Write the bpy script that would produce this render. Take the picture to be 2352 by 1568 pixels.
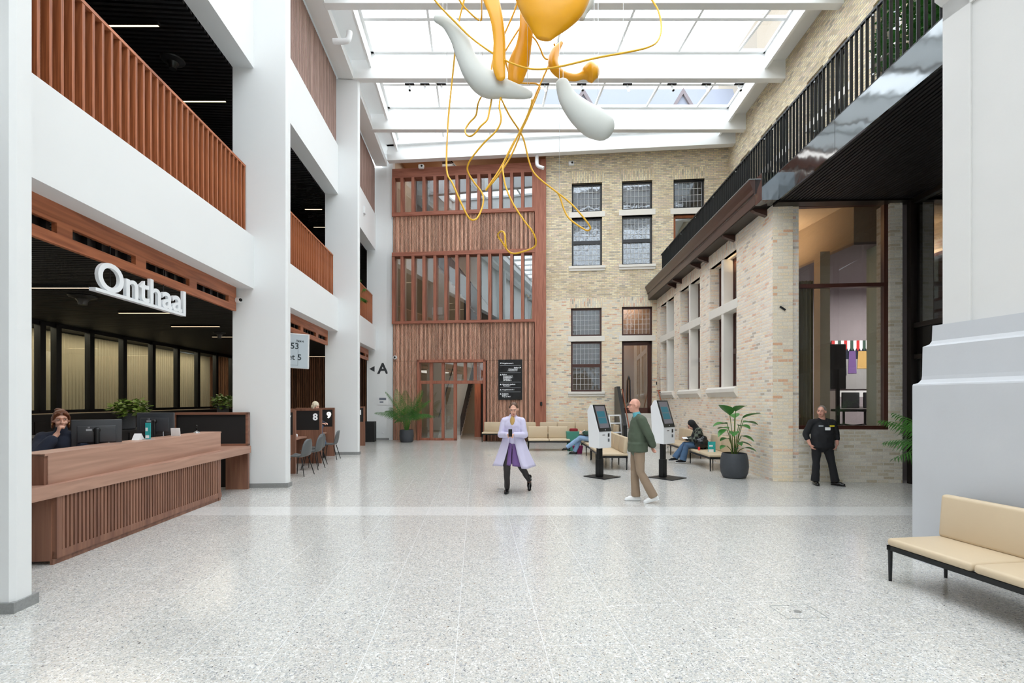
import bpy, bmesh, math, random
from mathutils import Vector, Matrix, Euler
random.seed(7)
for o in list(bpy.data.objects): bpy.data.objects.remove(o)
SC = bpy.context.scene
COL = SC.collection
R = math.radians
# ------------------------------------------------------------------ camera, sky, exposure
F = 1150.0; CX = 1176.0; HY = 920.0; EYE = 1.75
cd = bpy.data.cameras.new('camera'); cam = bpy.data.objects.new('camera', cd); COL.objects.link(cam)
cam.location = (0, 0, EYE); cam.rotation_euler = (R(90), 0, 0)
cd.sensor_width = 36; cd.lens = 36*F/2352; cd.shift_y = (HY-784)/2352; cd.clip_end = 300
SC.camera = cam
W = bpy.data.worlds.new('sky'); SC.world = W; W.use_nodes = True
bg = W.node_tree.nodes['Background']; bg.inputs[0].default_value = (0.94, 0.97, 1.0, 1); bg.inputs[1].default_value = 3.6
SC.view_settings.view_transform = 'Standard'; SC.view_settings.look = 'None'
SC.view_settings.exposure = 0.38; SC.view_settings.gamma = 1.0; SC.view_settings.use_curve_mapping = False
try:
    SC.cycles.use_denoising = True; SC.cycles.max_bounces = 10; SC.cycles.diffuse_bounces = 6; SC.cycles.glossy_bounces = 4
    SC.cycles.transparent_max_bounces = 12; SC.cycles.sample_clamp_indirect = 6.0; SC.cycles.caustics_reflective = False; SC.cycles.caustics_refractive = False
except Exception: pass
def lamp(name, loc, power, size, rot=(0,0,0), col=(1,.9,.78), sy=None):
    l = bpy.data.lights.new(name, 'AREA'); l.energy = power; l.size = size; l.color = col
    if sy: l.shape = 'RECTANGLE'; l.size_y = sy
    o = bpy.data.objects.new(name, l); o.location = loc; o.rotation_euler = rot; COL.objects.link(o); return o
lamp('reception_downlight', (-8.2, 8.5, 3.85), 70, 3.0, sy=4)
lamp('booth_downlight', (-8.2, 15.5, 3.85), 45, 2.5, sy=4)
lamp('stair_hall_fill', (-2.0, 24.0, 4.78), 50, 4.0, sy=2, col=(1,.93,.84))  # this and the next two: added fill lights brightening the stair hall
lamp('stair_hall_upper_fill', (-2.5, 24.0, 9.82), 50, 4.0, sy=2, col=(1,.93,.84))
lamp('stair_hall_top_fill', (-2.5, 24.0, 12.8), 80, 4.0, sy=2, col=(1,.95,.9))
lamp('meeting_room_fill', (11.2, 12.7, 5.2), 400, 1.6, sy=2, col=(1,.93,.88))  # added fill light, kept out of view behind the pier
lamp('meeting_room_cove_lamp', (6.6, 13.4, 5.25), 45, .4, rot=(R(180), 0, 0), col=(1,.68,.42))
lamp('curtain_fill', (-13.55, 17.0, 3.93), 240, .4, sy=14, col=(1,.86,.68), rot=(0, 0, R(4.08)))  # added fill light behind the glazing header, makes the curtain glow

# ------------------------------------------------------------------ helpers
def L(v):
    v = v/255.0
    return v/12.92 if v <= .04045 else ((v+.055)/1.055)**2.4
def rgb(r, g, b): return (L(r), L(g), L(b), 1)
class Fr:
    def __init__(s, x, y, ang): s.o = Vector((x, y, 0)); s.a = ang
    def w(s, p): return s.o + Matrix.Rotation(s.a, 3, 'Z') @ Vector(p)
FW = Fr(0, 0, 0)
aL = math.atan(.0713); FL = Fr(-4.472, 0, aL)          # hall side plane of the left facade, local y runs along it
aR = -math.atan(.0452); FR = Fr(5.175, 0, aR)           # wall of the brick wing
FU = Fr(8.10, 0, aR)                                    # upper brick wall on the right
aB = -math.atan(.1002); FB = Fr(0, 21.83, aB)           # back wall, local x runs along it
FF = Fr(5.667, 10.88, aB)                               # front of the brick wing
def onL(px, off=0.0):
    u = (px-CX)/F; ox = -4.472 + off/math.cos(aL)
    Y = ox/(u+.0713); return (Y - off*math.sin(aL))/math.cos(aL)
def onB(px):
    u = (px-CX)/F; Y = 21.83/(1+.1002*u); return (u*Y)/math.cos(aB), Y
def zB(px, py):
    return EYE + (HY-py)*onB(px)[1]/F
def onR(px, off=0.0):
    u = (px-CX)/F; return (5.175+off)/(u-.0452)
def at(px, py, Y): return Vector(((px-CX)/F*Y, Y, EYE+(HY-py)*Y/F))

class G:
    def __init__(s): s.bm = bmesh.new()
    def box(s, x0, x1, y0, y1, z0, z1, M=None):
        vs = [s.bm.verts.new((x, y, z)) for x in (x0, x1) for y in (y0, y1) for z in (z0, z1)]
        for f in ((0,1,3,2),(4,6,7,5),(0,4,5,1),(2,3,7,6),(0,2,6,4),(1,5,7,3)):
            s.bm.faces.new([vs[i] for i in f])
        if M is not None:
            for v in vs: v.co = M @ v.co
        return s
    def rbox(s, x0, x1, y0, y1, z0, z1, r=.03, seg=3, M=None):
        b = bmesh.new(); bmesh.ops.create_cube(b, size=1)
        for v in b.verts:
            v.co = Vector((x0+(v.co.x+.5)*(x1-x0), y0+(v.co.y+.5)*(y1-y0), z0+(v.co.z+.5)*(z1-z0)))
        bmesh.ops.bevel(b, geom=list(b.edges), offset=r, segments=seg, profile=.5, affect='EDGES')
        s.add(b, M); b.free(); return s
    def add(s, b, M=None):
        mp = {}
        for v in b.verts: mp[v] = s.bm.verts.new(M @ v.co if M is not None else v.co)
        for f in b.faces:
            try: s.bm.faces.new([mp[v] for v in f.verts])
            except ValueError: pass
        return s
    def rings(s, rs, cap=True, close=False):
        R_ = [[s.bm.verts.new(p) for p in r] for r in rs]; n = len(R_[0])
        for i in range(len(R_)-1+(1 if close else 0)):
            a, b = R_[i], R_[(i+1) % len(R_)]
            for k in range(n): s.bm.faces.new((a[k], a[(k+1)%n], b[(k+1)%n], b[k]))
        if cap and not close:
            s.bm.faces.new(list(reversed(R_[0]))); s.bm.faces.new(R_[-1])
        return s
    def cone(s, a, b, r0, r1=None, n=12):
        a, b = Vector(a), Vector(b); r1 = r0 if r1 is None else r1
        q = (b-a).to_track_quat('Z', 'Y')
        return s.rings([[c + q @ Vector((r*math.cos(2*math.pi*k/n), r*math.sin(2*math.pi*k/n), 0)) for k in range(n)] for c, r in ((a, r0), (b, r1))])
    def cap(s, a, b, r0, r1=None, n=12, sx=1, sy=1, up=None):
        """tapered capsule; sx/sy squash its section"""
        a, b = Vector(a), Vector(b); r1 = r0 if r1 is None else r1
        d = b-a
        if d.length < 1e-6: d = Vector((0,0,1e-4))
        d.normalize()
        ux = Vector((1,0,0)) if up is None else Vector(up)
        ux = (ux - d*ux.dot(d))
        if ux.length < 1e-3: ux = Vector((0,1,0)) - d*d.y
        ux.normalize(); uy = d.cross(ux)
        rs = []
        for i in range(1, 5):
            t = i/4*math.pi/2; rs.append((a - d*r0*math.cos(t)*min(1, max(sx, sy)), r0*math.sin(t)))
        for i in range(0, 4):
            t = i/4*math.pi/2; rs.append((b + d*r1*math.sin(t)*min(1, max(sx, sy)), r1*math.cos(t)))
        return s.rings([[c + ux*(r*sx*math.cos(2*math.pi*k/n)) + uy*(r*sy*math.sin(2*math.pi*k/n)) for k in range(n)] for c, r in rs])
    def ell(s, c, rx, ry, rz, n=16, m=10, M=None, z0=-1.0, z1=1.0):
        c = Vector(c); rs = []
        for i in range(m+1):
            h = z0 + (z1-z0)*(.5-.5*math.cos(math.pi*i/m)); h = max(-.999, min(.999, h)); q = math.sqrt(1-h*h)
            r = [Vector((rx*q*math.cos(2*math.pi*k/n), ry*q*math.sin(2*math.pi*k/n), rz*h)) for k in range(n)]
            rs.append([(c + (M @ p if M is not None else p)) for p in r])
        return s.rings(rs)
    def lathe(s, prof, c=(0,0,0), n=28, cap=True):
        c = Vector(c)
        return s.rings([[c+Vector((r*math.cos(2*math.pi*k/n), r*math.sin(2*math.pi*k/n), z)) for k in range(n)] for r, z in prof], cap=cap)
    def tube(s, pts, r, n=8):
        pts = [Vector(p) for p in pts]; rs = []; N = None
        for i, p in enumerate(pts):
            t = (pts[min(i+1, len(pts)-1)] - pts[max(i-1, 0)])
            if t.length < 1e-7: t = Vector((0,0,1))
            t.normalize()
            if N is None: N = t.orthogonal().normalized()
            N = (N - t*N.dot(t)).normalized(); B = t.cross(N)
            rr = r[i] if isinstance(r, (list, tuple)) else r
            if isinstance(rr, (list, tuple)): ra, rb = rr
            else: ra = rb = rr
            rs.append([p + N*ra*math.cos(2*math.pi*k/n) + B*rb*math.sin(2*math.pi*k/n) for k in range(n)])
        return s.rings(rs)
    def prism(s, poly, z0, z1):
        a = [s.bm.verts.new((x, y, z0)) for x, y in poly]; b = [s.bm.verts.new((x, y, z1)) for x, y in poly]; n = len(a)
        s.bm.faces.new(list(reversed(a))); s.bm.faces.new(b)
        for i in range(n): s.bm.faces.new((a[i], a[(i+1)%n], b[(i+1)%n], b[i]))
        return s
    def prismx(s, poly, x0, x1):
        """poly in (y,z), run along x"""
        a = [s.bm.verts.new((x0, y, z)) for y, z in poly]; b = [s.bm.verts.new((x1, y, z)) for y, z in poly]; n = len(a)
        s.bm.faces.new(list(reversed(a))); s.bm.faces.new(b)
        for i in range(n): s.bm.faces.new((a[i], a[(i+1)%n], b[(i+1)%n], b[i]))
        return s
    def prismy(s, poly, y0, y1):
        """poly in (x,z), run along y"""
        a = [s.bm.verts.new((x, y0, z)) for x, z in poly]; b = [s.bm.verts.new((x, y1, z)) for x, z in poly]; n = len(a)
        s.bm.faces.new(list(reversed(a))); s.bm.faces.new(b)
        for i in range(n): s.bm.faces.new((a[i], a[(i+1)%n], b[(i+1)%n], b[i]))
        return s
    def quad(s, *ps): s.bm.faces.new([s.bm.verts.new(p) for p in ps]); return s
    def o(s, name, m, parent=None, fr=None, loc=(0,0,0), rz=0, smooth=False, bev=0):
        bmesh.ops.recalc_face_normals(s.bm, faces=list(s.bm.faces))
        me = bpy.data.meshes.new(name); s.bm.to_mesh(me); s.bm.free()
        ob = bpy.data.objects.new(name, me); COL.objects.link(ob)
        if m: me.materials.append(m)
        if smooth:
            me.shade_smooth() if smooth is True else me.shade_smooth()
        if smooth == 'auto':
            try: me.set_sharp_from_angle(angle=R(35))
            except Exception: pass
        if parent is not None: ob.parent = parent; ob.location = loc; ob.rotation_euler.z = rz
        elif fr is not None: ob.location = fr.w(loc); ob.rotation_euler.z = fr.a+rz
        else: ob.location = loc; ob.rotation_euler.z = rz
        if bev:
            b = ob.modifiers.new('edge', 'BEVEL'); b.width = bev; b.segments = 2; b.limit_method = 'ANGLE'
        return ob
def T(name, label, cat, loc=(0,0,0), rz=0, fr=FW, group=None, kind=None):
    e = bpy.data.objects.new(name, None); COL.objects.link(e); e.location = fr.w(loc); e.rotation_euler = (0, 0, fr.a+rz); e.empty_display_size = .2
    if label: e['label'] = label
    if cat: e['category'] = cat
    if group: e['group'] = group
    if kind: e['kind'] = kind
    return e
def tag(o, label, cat, group=None):
    o['label'] = label; o['category'] = cat
    if group: o['group'] = group
    return o
def S(o): o['kind'] = 'structure'; return o
def lab(o, t): o['label'] = t; return o
def dup(o, parent=None):
    c = o.copy(); COL.objects.link(c)
    if parent is not None: c.parent = parent
    for ch in list(o.children): dup(ch, c)
    return c
def copyto(o, label, loc, rz, fr=FW):
    c = dup(o); c.location = fr.w(loc); c.rotation_euler = (0, 0, fr.a+rz); c['label'] = label; return c
def catmull(P, k=8):
    P = [Vector(p) for p in P]; out = []
    for i in range(len(P)-1):
        p0 = P[max(i-1, 0)]; p1 = P[i]; p2 = P[i+1]; p3 = P[min(i+2, len(P)-1)]
        for j in range(k):
            t = j/k
            out.append(.5*((2*p1)+(p2-p0)*t+(2*p0-5*p1+4*p2-p3)*t*t+(3*p1-p0-3*p2+p3)*t**3))
    out.append(P[-1]); return out
def text(s, size, m, parent, loc, rot, ext=.004, bold=0.0, align='LEFT', name='lettering'):
    c = bpy.data.curves.new(name, 'FONT'); c.body = s; c.size = size; c.extrude = ext; c.offset = bold; c.align_x = align
    c.resolution_u = 6; c.materials.append(m)
    o = bpy.data.objects.new(name, c); COL.objects.link(o); o.location = loc; o.rotation_euler = rot
    me = bpy.data.meshes.new_from_object(o); bpy.data.objects.remove(o); me.name = name
    o = bpy.data.objects.new(name, me); COL.objects.link(o); o.location = loc; o.rotation_euler = rot
    if parent is not None: o.parent = parent
    return o

# ------------------------------------------------------------------ materials
def nm(name):
    m = bpy.data.materials.new(name); m.use_nodes = True; nt = m.node_tree; b = nt.nodes['Principled BSDF']
    return m, nt, b
def N(nt, t, **kw):
    n = nt.nodes.new(t)
    for k, v in kw.items():
        if k.startswith('i_'): n.inputs[k[2:].replace('_', ' ')].default_value = v
        else: setattr(n, k, v)
    return n
def plain(name, c, rough=.6, metal=0, spec=.5, var=.06, vs=6.0, bump=0, bd=.004):
    m, nt, b = nm(name); lk = nt.links.new
    tc = N(nt, 'ShaderNodeTexCoord'); no = N(nt, 'ShaderNodeTexNoise', i_Scale=vs, i_Detail=5.0)
    lk(tc.outputs['Object'], no.inputs['Vector'])
    mx = N(nt, 'ShaderNodeMixRGB'); mx.inputs[1].default_value = [x*(1-var) for x in c[:3]]+[1]; mx.inputs[2].default_value = [min(1, x*(1+var)) for x in c[:3]]+[1]
    lk(no.outputs['Fac'], mx.inputs[0]); lk(mx.outputs[0], b.inputs['Base Color'])
    b.inputs['Roughness'].default_value = rough; b.inputs['Metallic'].default_value = metal; b.inputs['Specular IOR Level'].default_value = spec
    if bump:
        n2 = N(nt, 'ShaderNodeTexNoise', i_Scale=vs*20); lk(tc.outputs['Object'], n2.inputs['Vector'])
        bp = N(nt, 'ShaderNodeBump', i_Strength=bump, i_Distance=bd); lk(n2.outputs['Fac'], bp.inputs['Height']); lk(bp.outputs[0], b.inputs['Normal'])
    return m
def emit(name, c, s):
    m, nt, b = nm(name); b.inputs['Base Color'].default_value = c; b.inputs['Emission Color'].default_value = c; b.inputs['Emission Strength'].default_value = s
    return m
def wood(name, c1, c2, axis='z', sc=1.0, rough=.45, pitch=0, pax='x', pvar=.35, spec=.4):
    """grain runs along AXIS; PITCH gives each slat its own tone"""
    m, nt, b = nm(name); lk = nt.links.new
    tc = N(nt, 'ShaderNodeTexCoord'); mp = N(nt, 'ShaderNodeMapping')
    sv = {'x': (.9, 16, 16), 'y': (16, .9, 16), 'z': (16, 16, .9)}[axis]; mp.inputs['Scale'].default_value = [v*sc for v in sv]
    lk(tc.outputs['Object'], mp.inputs['Vector'])
    no = N(nt, 'ShaderNodeTexNoise', i_Scale=1.0, i_Detail=6.0, i_Distortion=1.2); lk(mp.outputs[0], no.inputs['Vector'])
    cr = N(nt, 'ShaderNodeValToRGB'); cr.color_ramp.elements[0].position = .3; cr.color_ramp.elements[0].color = c1
    cr.color_ramp.elements[1].position = .7; cr.color_ramp.elements[1].color = c2
    lk(no.outputs['Fac'], cr.inputs[0]); out = cr.outputs[0]
    if pitch:
        sx = N(nt, 'ShaderNodeSeparateXYZ'); lk(tc.outputs['Object'], sx.inputs[0])
        d = N(nt, 'ShaderNodeMath', operation='DIVIDE'); d.inputs[1].default_value = pitch; lk(sx.outputs['XYZ'.index(pax.upper())], d.inputs[0])
        fl = N(nt, 'ShaderNodeMath', operation='FLOOR'); lk(d.outputs[0], fl.inputs[0])
        wn = N(nt, 'ShaderNodeTexWhiteNoise', noise_dimensions='1D'); lk(fl.outputs[0], wn.inputs['W'])
        mr = N(nt, 'ShaderNodeMapRange'); mr.inputs['To Min'].default_value = 1-pvar; mr.inputs['To Max'].default_value = 1+pvar; lk(wn.outputs['Value'], mr.inputs['Value'])
        mu = N(nt, 'ShaderNodeVectorMath', operation='SCALE'); lk(out, mu.inputs[0]); lk(mr.outputs[0], mu.inputs['Scale']); out = mu.outputs[0]
    lk(out, b.inputs['Base Color']); b.inputs['Roughness'].default_value = rough; b.inputs['Specular IOR Level'].default_value = spec
    return m
def brick(name, cols, mortar, bw=.215, rh=.072, msize=.011, nsc=.6, ncol=None, vert=False):
    m, nt, b = nm(name); lk = nt.links.new
    tc = N(nt, 'ShaderNodeTexCoord'); sx = N(nt, 'ShaderNodeSeparateXYZ'); lk(tc.outputs['Object'], sx.inputs[0])
    ad = N(nt, 'ShaderNodeMath', operation='ADD'); lk(sx.outputs[0], ad.inputs[0]); lk(sx.outputs[1], ad.inputs[1])
    cb = N(nt, 'ShaderNodeCombineXYZ')
    if vert: lk(sx.outputs[2], cb.inputs[0]); lk(ad.outputs[0], cb.inputs[1])
    else: lk(ad.outputs[0], cb.inputs[0]); lk(sx.outputs[2], cb.inputs[1])
    wob = N(nt, 'ShaderNodeTexNoise', i_Scale=14.0, i_Detail=2.0); lk(cb.outputs[0], wob.inputs['Vector'])
    wm = N(nt, 'ShaderNodeVectorMath', operation='SCALE'); wm.inputs['Scale'].default_value = .012; lk(wob.outputs['Color'], wm.inputs[0])
    wa = N(nt, 'ShaderNodeVectorMath', operation='ADD'); lk(cb.outputs[0], wa.inputs[0]); lk(wm.outputs[0], wa.inputs[1])
    br = N(nt, 'ShaderNodeTexBrick', i_Scale=1.0); lk(wa.outputs[0], br.inputs['Vector'])
    br.inputs['Brick Width'].default_value = bw; br.inputs['Row Height'].default_value = rh; br.inputs['Mortar Size'].default_value = msize; br.inputs['Mortar Smooth'].default_value = .3
    br.inputs['Color1'].default_value = (0,0,0,1); br.inputs['Color2'].default_value = (1,1,1,1); br.inputs['Mortar'].default_value = (.5,.5,.5,1)
    cr = N(nt, 'ShaderNodeValToRGB'); cr.color_ramp.interpolation = 'CONSTANT'
    els = cr.color_ramp.elements
    while len(els) < len(cols): els.new(.5)
    tot = sum(w for c, w in cols); acc = 0
    for i, (c, w) in enumerate(cols): els[i].position = min(.999, acc/tot); els[i].color = c; acc += w
    lk(br.outputs['Color'], cr.inputs[0])
    no = N(nt, 'ShaderNodeTexNoise', i_Scale=nsc*1.0, i_Detail=6.0, i_Roughness=.65); lk(tc.outputs['Object'], no.inputs['Vector'])
    n2 = N(nt, 'ShaderNodeTexNoise', i_Scale=38.0, i_Detail=4.0); lk(tc.outputs['Object'], n2.inputs['Vector'])
    mA = N(nt, 'ShaderNodeMixRGB', blend_type='MULTIPLY'); mA.inputs[0].default_value = .8; lk(cr.outputs[0], mA.inputs[1])
    r2 = N(nt, 'ShaderNodeValToRGB'); r2.color_ramp.elements[0].position = .25; r2.color_ramp.elements[0].color = (.80,.80,.81,1); r2.color_ramp.elements[1].position = .65; r2.color_ramp.elements[1].color = (1.08,1.06,1.04,1)
    lk(n2.outputs['Fac'], r2.inputs[0]); lk(r2.outputs[0], mA.inputs[2])
    mB = N(nt, 'ShaderNodeMixRGB'); lk(br.outputs['Fac'], mB.inputs[0]); lk(mA.outputs[0], mB.inputs[1]); mB.inputs[2].default_value = mortar
    out = mB.outputs[0]
    if ncol:
        r3 = N(nt, 'ShaderNodeValToRGB'); r3.color_ramp.elements[0].position = .46; r3.color_ramp.elements[1].position = .68
        lk(no.outputs['Fac'], r3.inputs[0]); sc_ = N(nt, 'ShaderNodeMath', operation='MULTIPLY'); sc_.inputs[1].default_value = .55; lk(r3.outputs[0], sc_.inputs[0])
        mC = N(nt, 'ShaderNodeMixRGB'); lk(sc_.outputs[0], mC.inputs[0]); lk(out, mC.inputs[1]); mC.inputs[2].default_value = ncol; out = mC.outputs[0]
    lk(out, b.inputs['Base Color']); b.inputs['Roughness'].default_value = .9; b.inputs['Specular IOR Level'].default_value = .2
    bp = N(nt, 'ShaderNodeBump', i_Strength=.7, i_Distance=.01); inv = N(nt, 'ShaderNodeMath', operation='SUBTRACT'); inv.inputs[0].default_value = 1; lk(br.outputs['Fac'], inv.inputs[1])
    ad2 = N(nt, 'ShaderNodeMath', operation='MULTIPLY_ADD'); lk(n2.outputs['Fac'], ad2.inputs[0]); ad2.inputs[1].default_value = .5; lk(inv.outputs[0], ad2.inputs[2])
    lk(ad2.outputs[0], bp.inputs['Height']); lk(bp.outputs[0], b.inputs['Normal'])
    return m
def glass(name, refl=.25, tint=(.9,.95,.95,1), rough=.0, cols=None):
    m = bpy.data.materials.new(name); m.use_nodes = True; nt = m.node_tree; nt.nodes.clear(); lk = nt.links.new
    o = N(nt, 'ShaderNodeOutputMaterial'); mx = N(nt, 'ShaderNodeMixShader'); t = N(nt, 'ShaderNodeBsdfTransparent'); g = N(nt, 'ShaderNodeBsdfGlossy')
    t.inputs[0].default_value = tint; g.inputs['Roughness'].default_value = rough; g.inputs[0].default_value = (.9,.95,1,1)
    fr = N(nt, 'ShaderNodeLayerWeight'); fr.inputs[0].default_value = .5
    pw = N(nt, 'ShaderNodeMath', operation='POWER'); lk(fr.outputs['Facing'], pw.inputs[0]); pw.inputs[1].default_value = 5.0
    ma = N(nt, 'ShaderNodeMath', operation='MAXIMUM'); lk(pw.outputs[0], ma.inputs[0]); ma.inputs[1].default_value = refl
    lk(ma.outputs[0], mx.inputs[0]); lk(t.outputs[0], mx.inputs[1]); lk(g.outputs[0], mx.inputs[2]); lk(mx.outputs[0], o.inputs[0])
    if rough:
        tc = N(nt, 'ShaderNodeTexCoord'); no = N(nt, 'ShaderNodeTexNoise', i_Scale=3.0); lk(tc.outputs['Object'], no.inputs['Vector'])
        bp = N(nt, 'ShaderNodeBump', i_Strength=.14, i_Distance=.05); lk(no.outputs['Fac'], bp.inputs['Height']); lk(bp.outputs[0], g.inputs['Normal'])
    return m
def terrazzo():
    m, nt, b = nm('terrazzo'); lk = nt.links.new
    tc = N(nt, 'ShaderNodeTexCoord'); src = tc.outputs['Object']
    base = N(nt, 'ShaderNodeTexNoise', i_Scale=90.0, i_Detail=4.0); lk(src, base.inputs['Vector'])
    cr = N(nt, 'ShaderNodeValToRGB'); cr.color_ramp.elements[0].position = .3; cr.color_ramp.elements[0].color = rgb(190,190,186); cr.color_ramp.elements[1].position = .7; cr.color_ramp.elements[1].color = rgb(209,208,203)
    lk(base.outputs['Fac'], cr.inputs[0]); out = cr.outputs[0]
    for sc, thr, pal, seed in ((40, .42, (rgb(182,185,184), rgb(206,202,194), rgb(224,224,220), rgb(172,174,176)), 0), (85, .40, (rgb(160,162,162), rgb(228,228,226), rgb(190,184,174), rgb(216,216,214)), 3), (34, .12, (rgb(112,116,120), rgb(168,162,154), rgb(180,180,178), rgb(134,136,140)), 9), (15, .06, (rgb(60,62,66), rgb(110,106,104), rgb(84,86,90), rgb(150,120,96)), 5)):
        mp = N(nt, 'ShaderNodeMapping'); mp.inputs['Location'].default_value = (seed, seed*.7, 0); lk(src, mp.inputs['Vector'])
        nz = N(nt, 'ShaderNodeTexNoise', i_Scale=sc*1.6); lk(mp.outputs[0], nz.inputs['Vector'])
        sc2 = N(nt, 'ShaderNodeVectorMath', operation='SCALE'); sc2.inputs['Scale'].default_value = .7/sc; lk(nz.outputs['Color'], sc2.inputs[0])
        ad = N(nt, 'ShaderNodeVectorMath', operation='ADD'); lk(mp.outputs[0], ad.inputs[0]); lk(sc2.outputs[0], ad.inputs[1])
        vo = N(nt, 'ShaderNodeTexVoronoi', i_Scale=float(sc)); vo.voronoi_dimensions = '2D'; lk(ad.outputs[0], vo.inputs['Vector'])
        sp = N(nt, 'ShaderNodeSeparateXYZ'); lk(vo.outputs['Color'], sp.inputs[0])
        th = N(nt, 'ShaderNodeMath', operation='MULTIPLY'); lk(sp.outputs[0], th.inputs[0]); th.inputs[1].default_value = thr*1.35
        ls = N(nt, 'ShaderNodeMath', operation='LESS_THAN'); lk(vo.outputs['Distance'], ls.inputs[0]); lk(th.outputs[0], ls.inputs[1])
        pr = N(nt, 'ShaderNodeValToRGB'); pr.color_ramp.interpolation = 'CONSTANT'; e = pr.color_ramp.elements
        while len(e) < 4: e.new(.5)
        for i in range(4): e[i].position = i/4; e[i].color = pal[i]
        lk(sp.outputs[1], pr.inputs[0])
        mx = N(nt, 'ShaderNodeMixRGB'); lk(ls.outputs[0], mx.inputs[0]); lk(out, mx.inputs[1]); lk(pr.outputs[0], mx.inputs[2]); out = mx.outputs[0]
    # slab joints parallel to the left facade
    mp = N(nt, 'ShaderNodeMapping'); mp.vector_type = 'POINT'; mp.inputs['Rotation'].default_value = (0, 0, -aL); mp.inputs['Location'].default_value = (.141, .35, 0); lk(src, mp.inputs['Vector'])
    sx = N(nt, 'ShaderNodeSeparateXYZ'); lk(mp.outputs[0], sx.inputs[0]); cb = N(nt, 'ShaderNodeCombineXYZ'); lk(sx.outputs[1], cb.inputs[0]); lk(sx.outputs[0], cb.inputs[1])
    br = N(nt, 'ShaderNodeTexBrick', i_Scale=1.0); lk(cb.outputs[0], br.inputs['Vector']); br.inputs['Brick Width'].default_value = 1.3; br.inputs['Row Height'].default_value = .624
    br.inputs['Mortar Size'].default_value = .0022; br.inputs['Mortar Smooth'].default_value = 0; br.inputs['Color1'].default_value = (.94,.94,.94,1); br.inputs['Color2'].default_value = (1,1,1,1)
    mu = N(nt, 'ShaderNodeMixRGB', blend_type='MULTIPLY'); mu.inputs[0].default_value = 1; lk(out, mu.inputs[1]); lk(br.outputs['Color'], mu.inputs[2])
    mj = N(nt, 'ShaderNodeMixRGB'); lk(br.outputs['Fac'], mj.inputs[0]); lk(mu.outputs[0], mj.inputs[1]); mj.inputs[2].default_value = rgb(226,228,228)
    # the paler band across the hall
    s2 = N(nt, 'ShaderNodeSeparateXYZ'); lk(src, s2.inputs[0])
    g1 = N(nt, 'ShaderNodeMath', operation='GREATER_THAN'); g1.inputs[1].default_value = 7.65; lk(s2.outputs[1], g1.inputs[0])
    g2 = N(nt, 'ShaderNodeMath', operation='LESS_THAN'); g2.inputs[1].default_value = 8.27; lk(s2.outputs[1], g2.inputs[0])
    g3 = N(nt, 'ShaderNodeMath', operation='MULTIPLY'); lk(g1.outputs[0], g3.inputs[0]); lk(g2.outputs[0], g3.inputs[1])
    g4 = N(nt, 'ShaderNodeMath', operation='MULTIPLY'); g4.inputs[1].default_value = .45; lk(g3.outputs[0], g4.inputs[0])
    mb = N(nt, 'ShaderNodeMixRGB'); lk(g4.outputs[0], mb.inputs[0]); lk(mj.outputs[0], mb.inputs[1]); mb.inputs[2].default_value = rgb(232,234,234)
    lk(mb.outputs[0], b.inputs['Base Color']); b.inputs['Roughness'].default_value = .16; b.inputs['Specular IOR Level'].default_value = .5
    return m
M = {}
M['white'] = plain('white_plaster', rgb(228,231,232), .75, var=.015, vs=1.2)
M['steel'] = plain('white_painted_steel', rgb(240,242,242), .45, var=.01)
M['plinth'] = plain('grey_stone_plinth', rgb(140,142,142), .5, var=.3, vs=60)
M['pier'] = plain('grey_trowelled_plaster', rgb(192,195,199), .55, var=.07, vs=1.6, bump=.15)
M['pierw'] = plain('pale_trowelled_plaster', rgb(214,214,212), .6, var=.045, vs=1.6, bump=.1)
M['rail'] = wood('cherry_stained_wood', rgb(128,70,42), rgb(196,120,78), 'z', 1.2)
M['railh'] = wood('cherry_stained_wood_along', rgb(136,76,48), rgb(200,124,84), 'y', 1.0)
M['frieze'] = wood('cherry_wood_frieze', rgb(132,74,48), rgb(186,114,78), 'y', .7)
M['fac'] = wood('facade_hardwood', rgb(138,84,66), rgb(176,114,92), 'z', 1.0, .55)
M['fach'] = wood('facade_hardwood_horizontal', rgb(136,82,64), rgb(172,110,90), 'x', 1.0, .55)
M['slat'] = wood('facade_slat_wood', rgb(184,136,114), rgb(236,190,164), 'z', 1.4, .6, pitch=.0577, pax='x', pvar=.3)
M['slatdk'] = plain('slat_backing', rgb(40,28,24), .9)
M['slatl'] = wood('weathered_slat_wood', rgb(140,112,102), rgb(176,148,138), 'z', 1.4, .7, pitch=.08, pax='y', pvar=.2)
M['slati'] = wood('inner_slat_wood', rgb(120,80,60), rgb(176,126,98), 'z', 1.4, .6, pitch=.09, pax='x', pvar=.4)
M['walnut'] = wood('walnut_veneer', rgb(156,120,104), rgb(192,152,132), 'y', .55, .4)
M['walnutd'] = wood('walnut_veneer_upright', rgb(112,76,62), rgb(152,110,90), 'z', .6, .4)
M['walnutx'] = wood('walnut_veneer_across', rgb(112,76,62), rgb(150,108,88), 'x', .6, .4)
M['black'] = plain('matt_black', rgb(20,20,22), .6, var=.1)
M['blackslat'] = plain('black_ceiling_slat', rgb(28,27,28), .5, var=.1)
M['blackmet'] = plain('black_powder_coated_steel', rgb(26,28,30), .4, .3)
M['bronze'] = plain('dark_bronze_metal', rgb(46,40,37), .35, .5)
M['cornice'] = plain('brown_painted_cornice', rgb(72,50,44), .35, .1, var=.12)
M['silver'] = plain('bright_metal_edge', rgb(200,205,208), .3, .8)
M['fascia'] = plain('polished_steel_fascia', rgb(122,127,130), .07, .95, var=.03, vs=.1, bump=.6, bd=.008)
M['stone'] = plain('pale_limestone', rgb(226,222,214), .75, var=.04, vs=5)
M['brownfr'] = plain('dark_brown_window_frame', rgb(70,36,28), .35, var=.1)
M['blackfr'] = plain('black_window_frame', rgb(24,25,30), .35)
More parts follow.
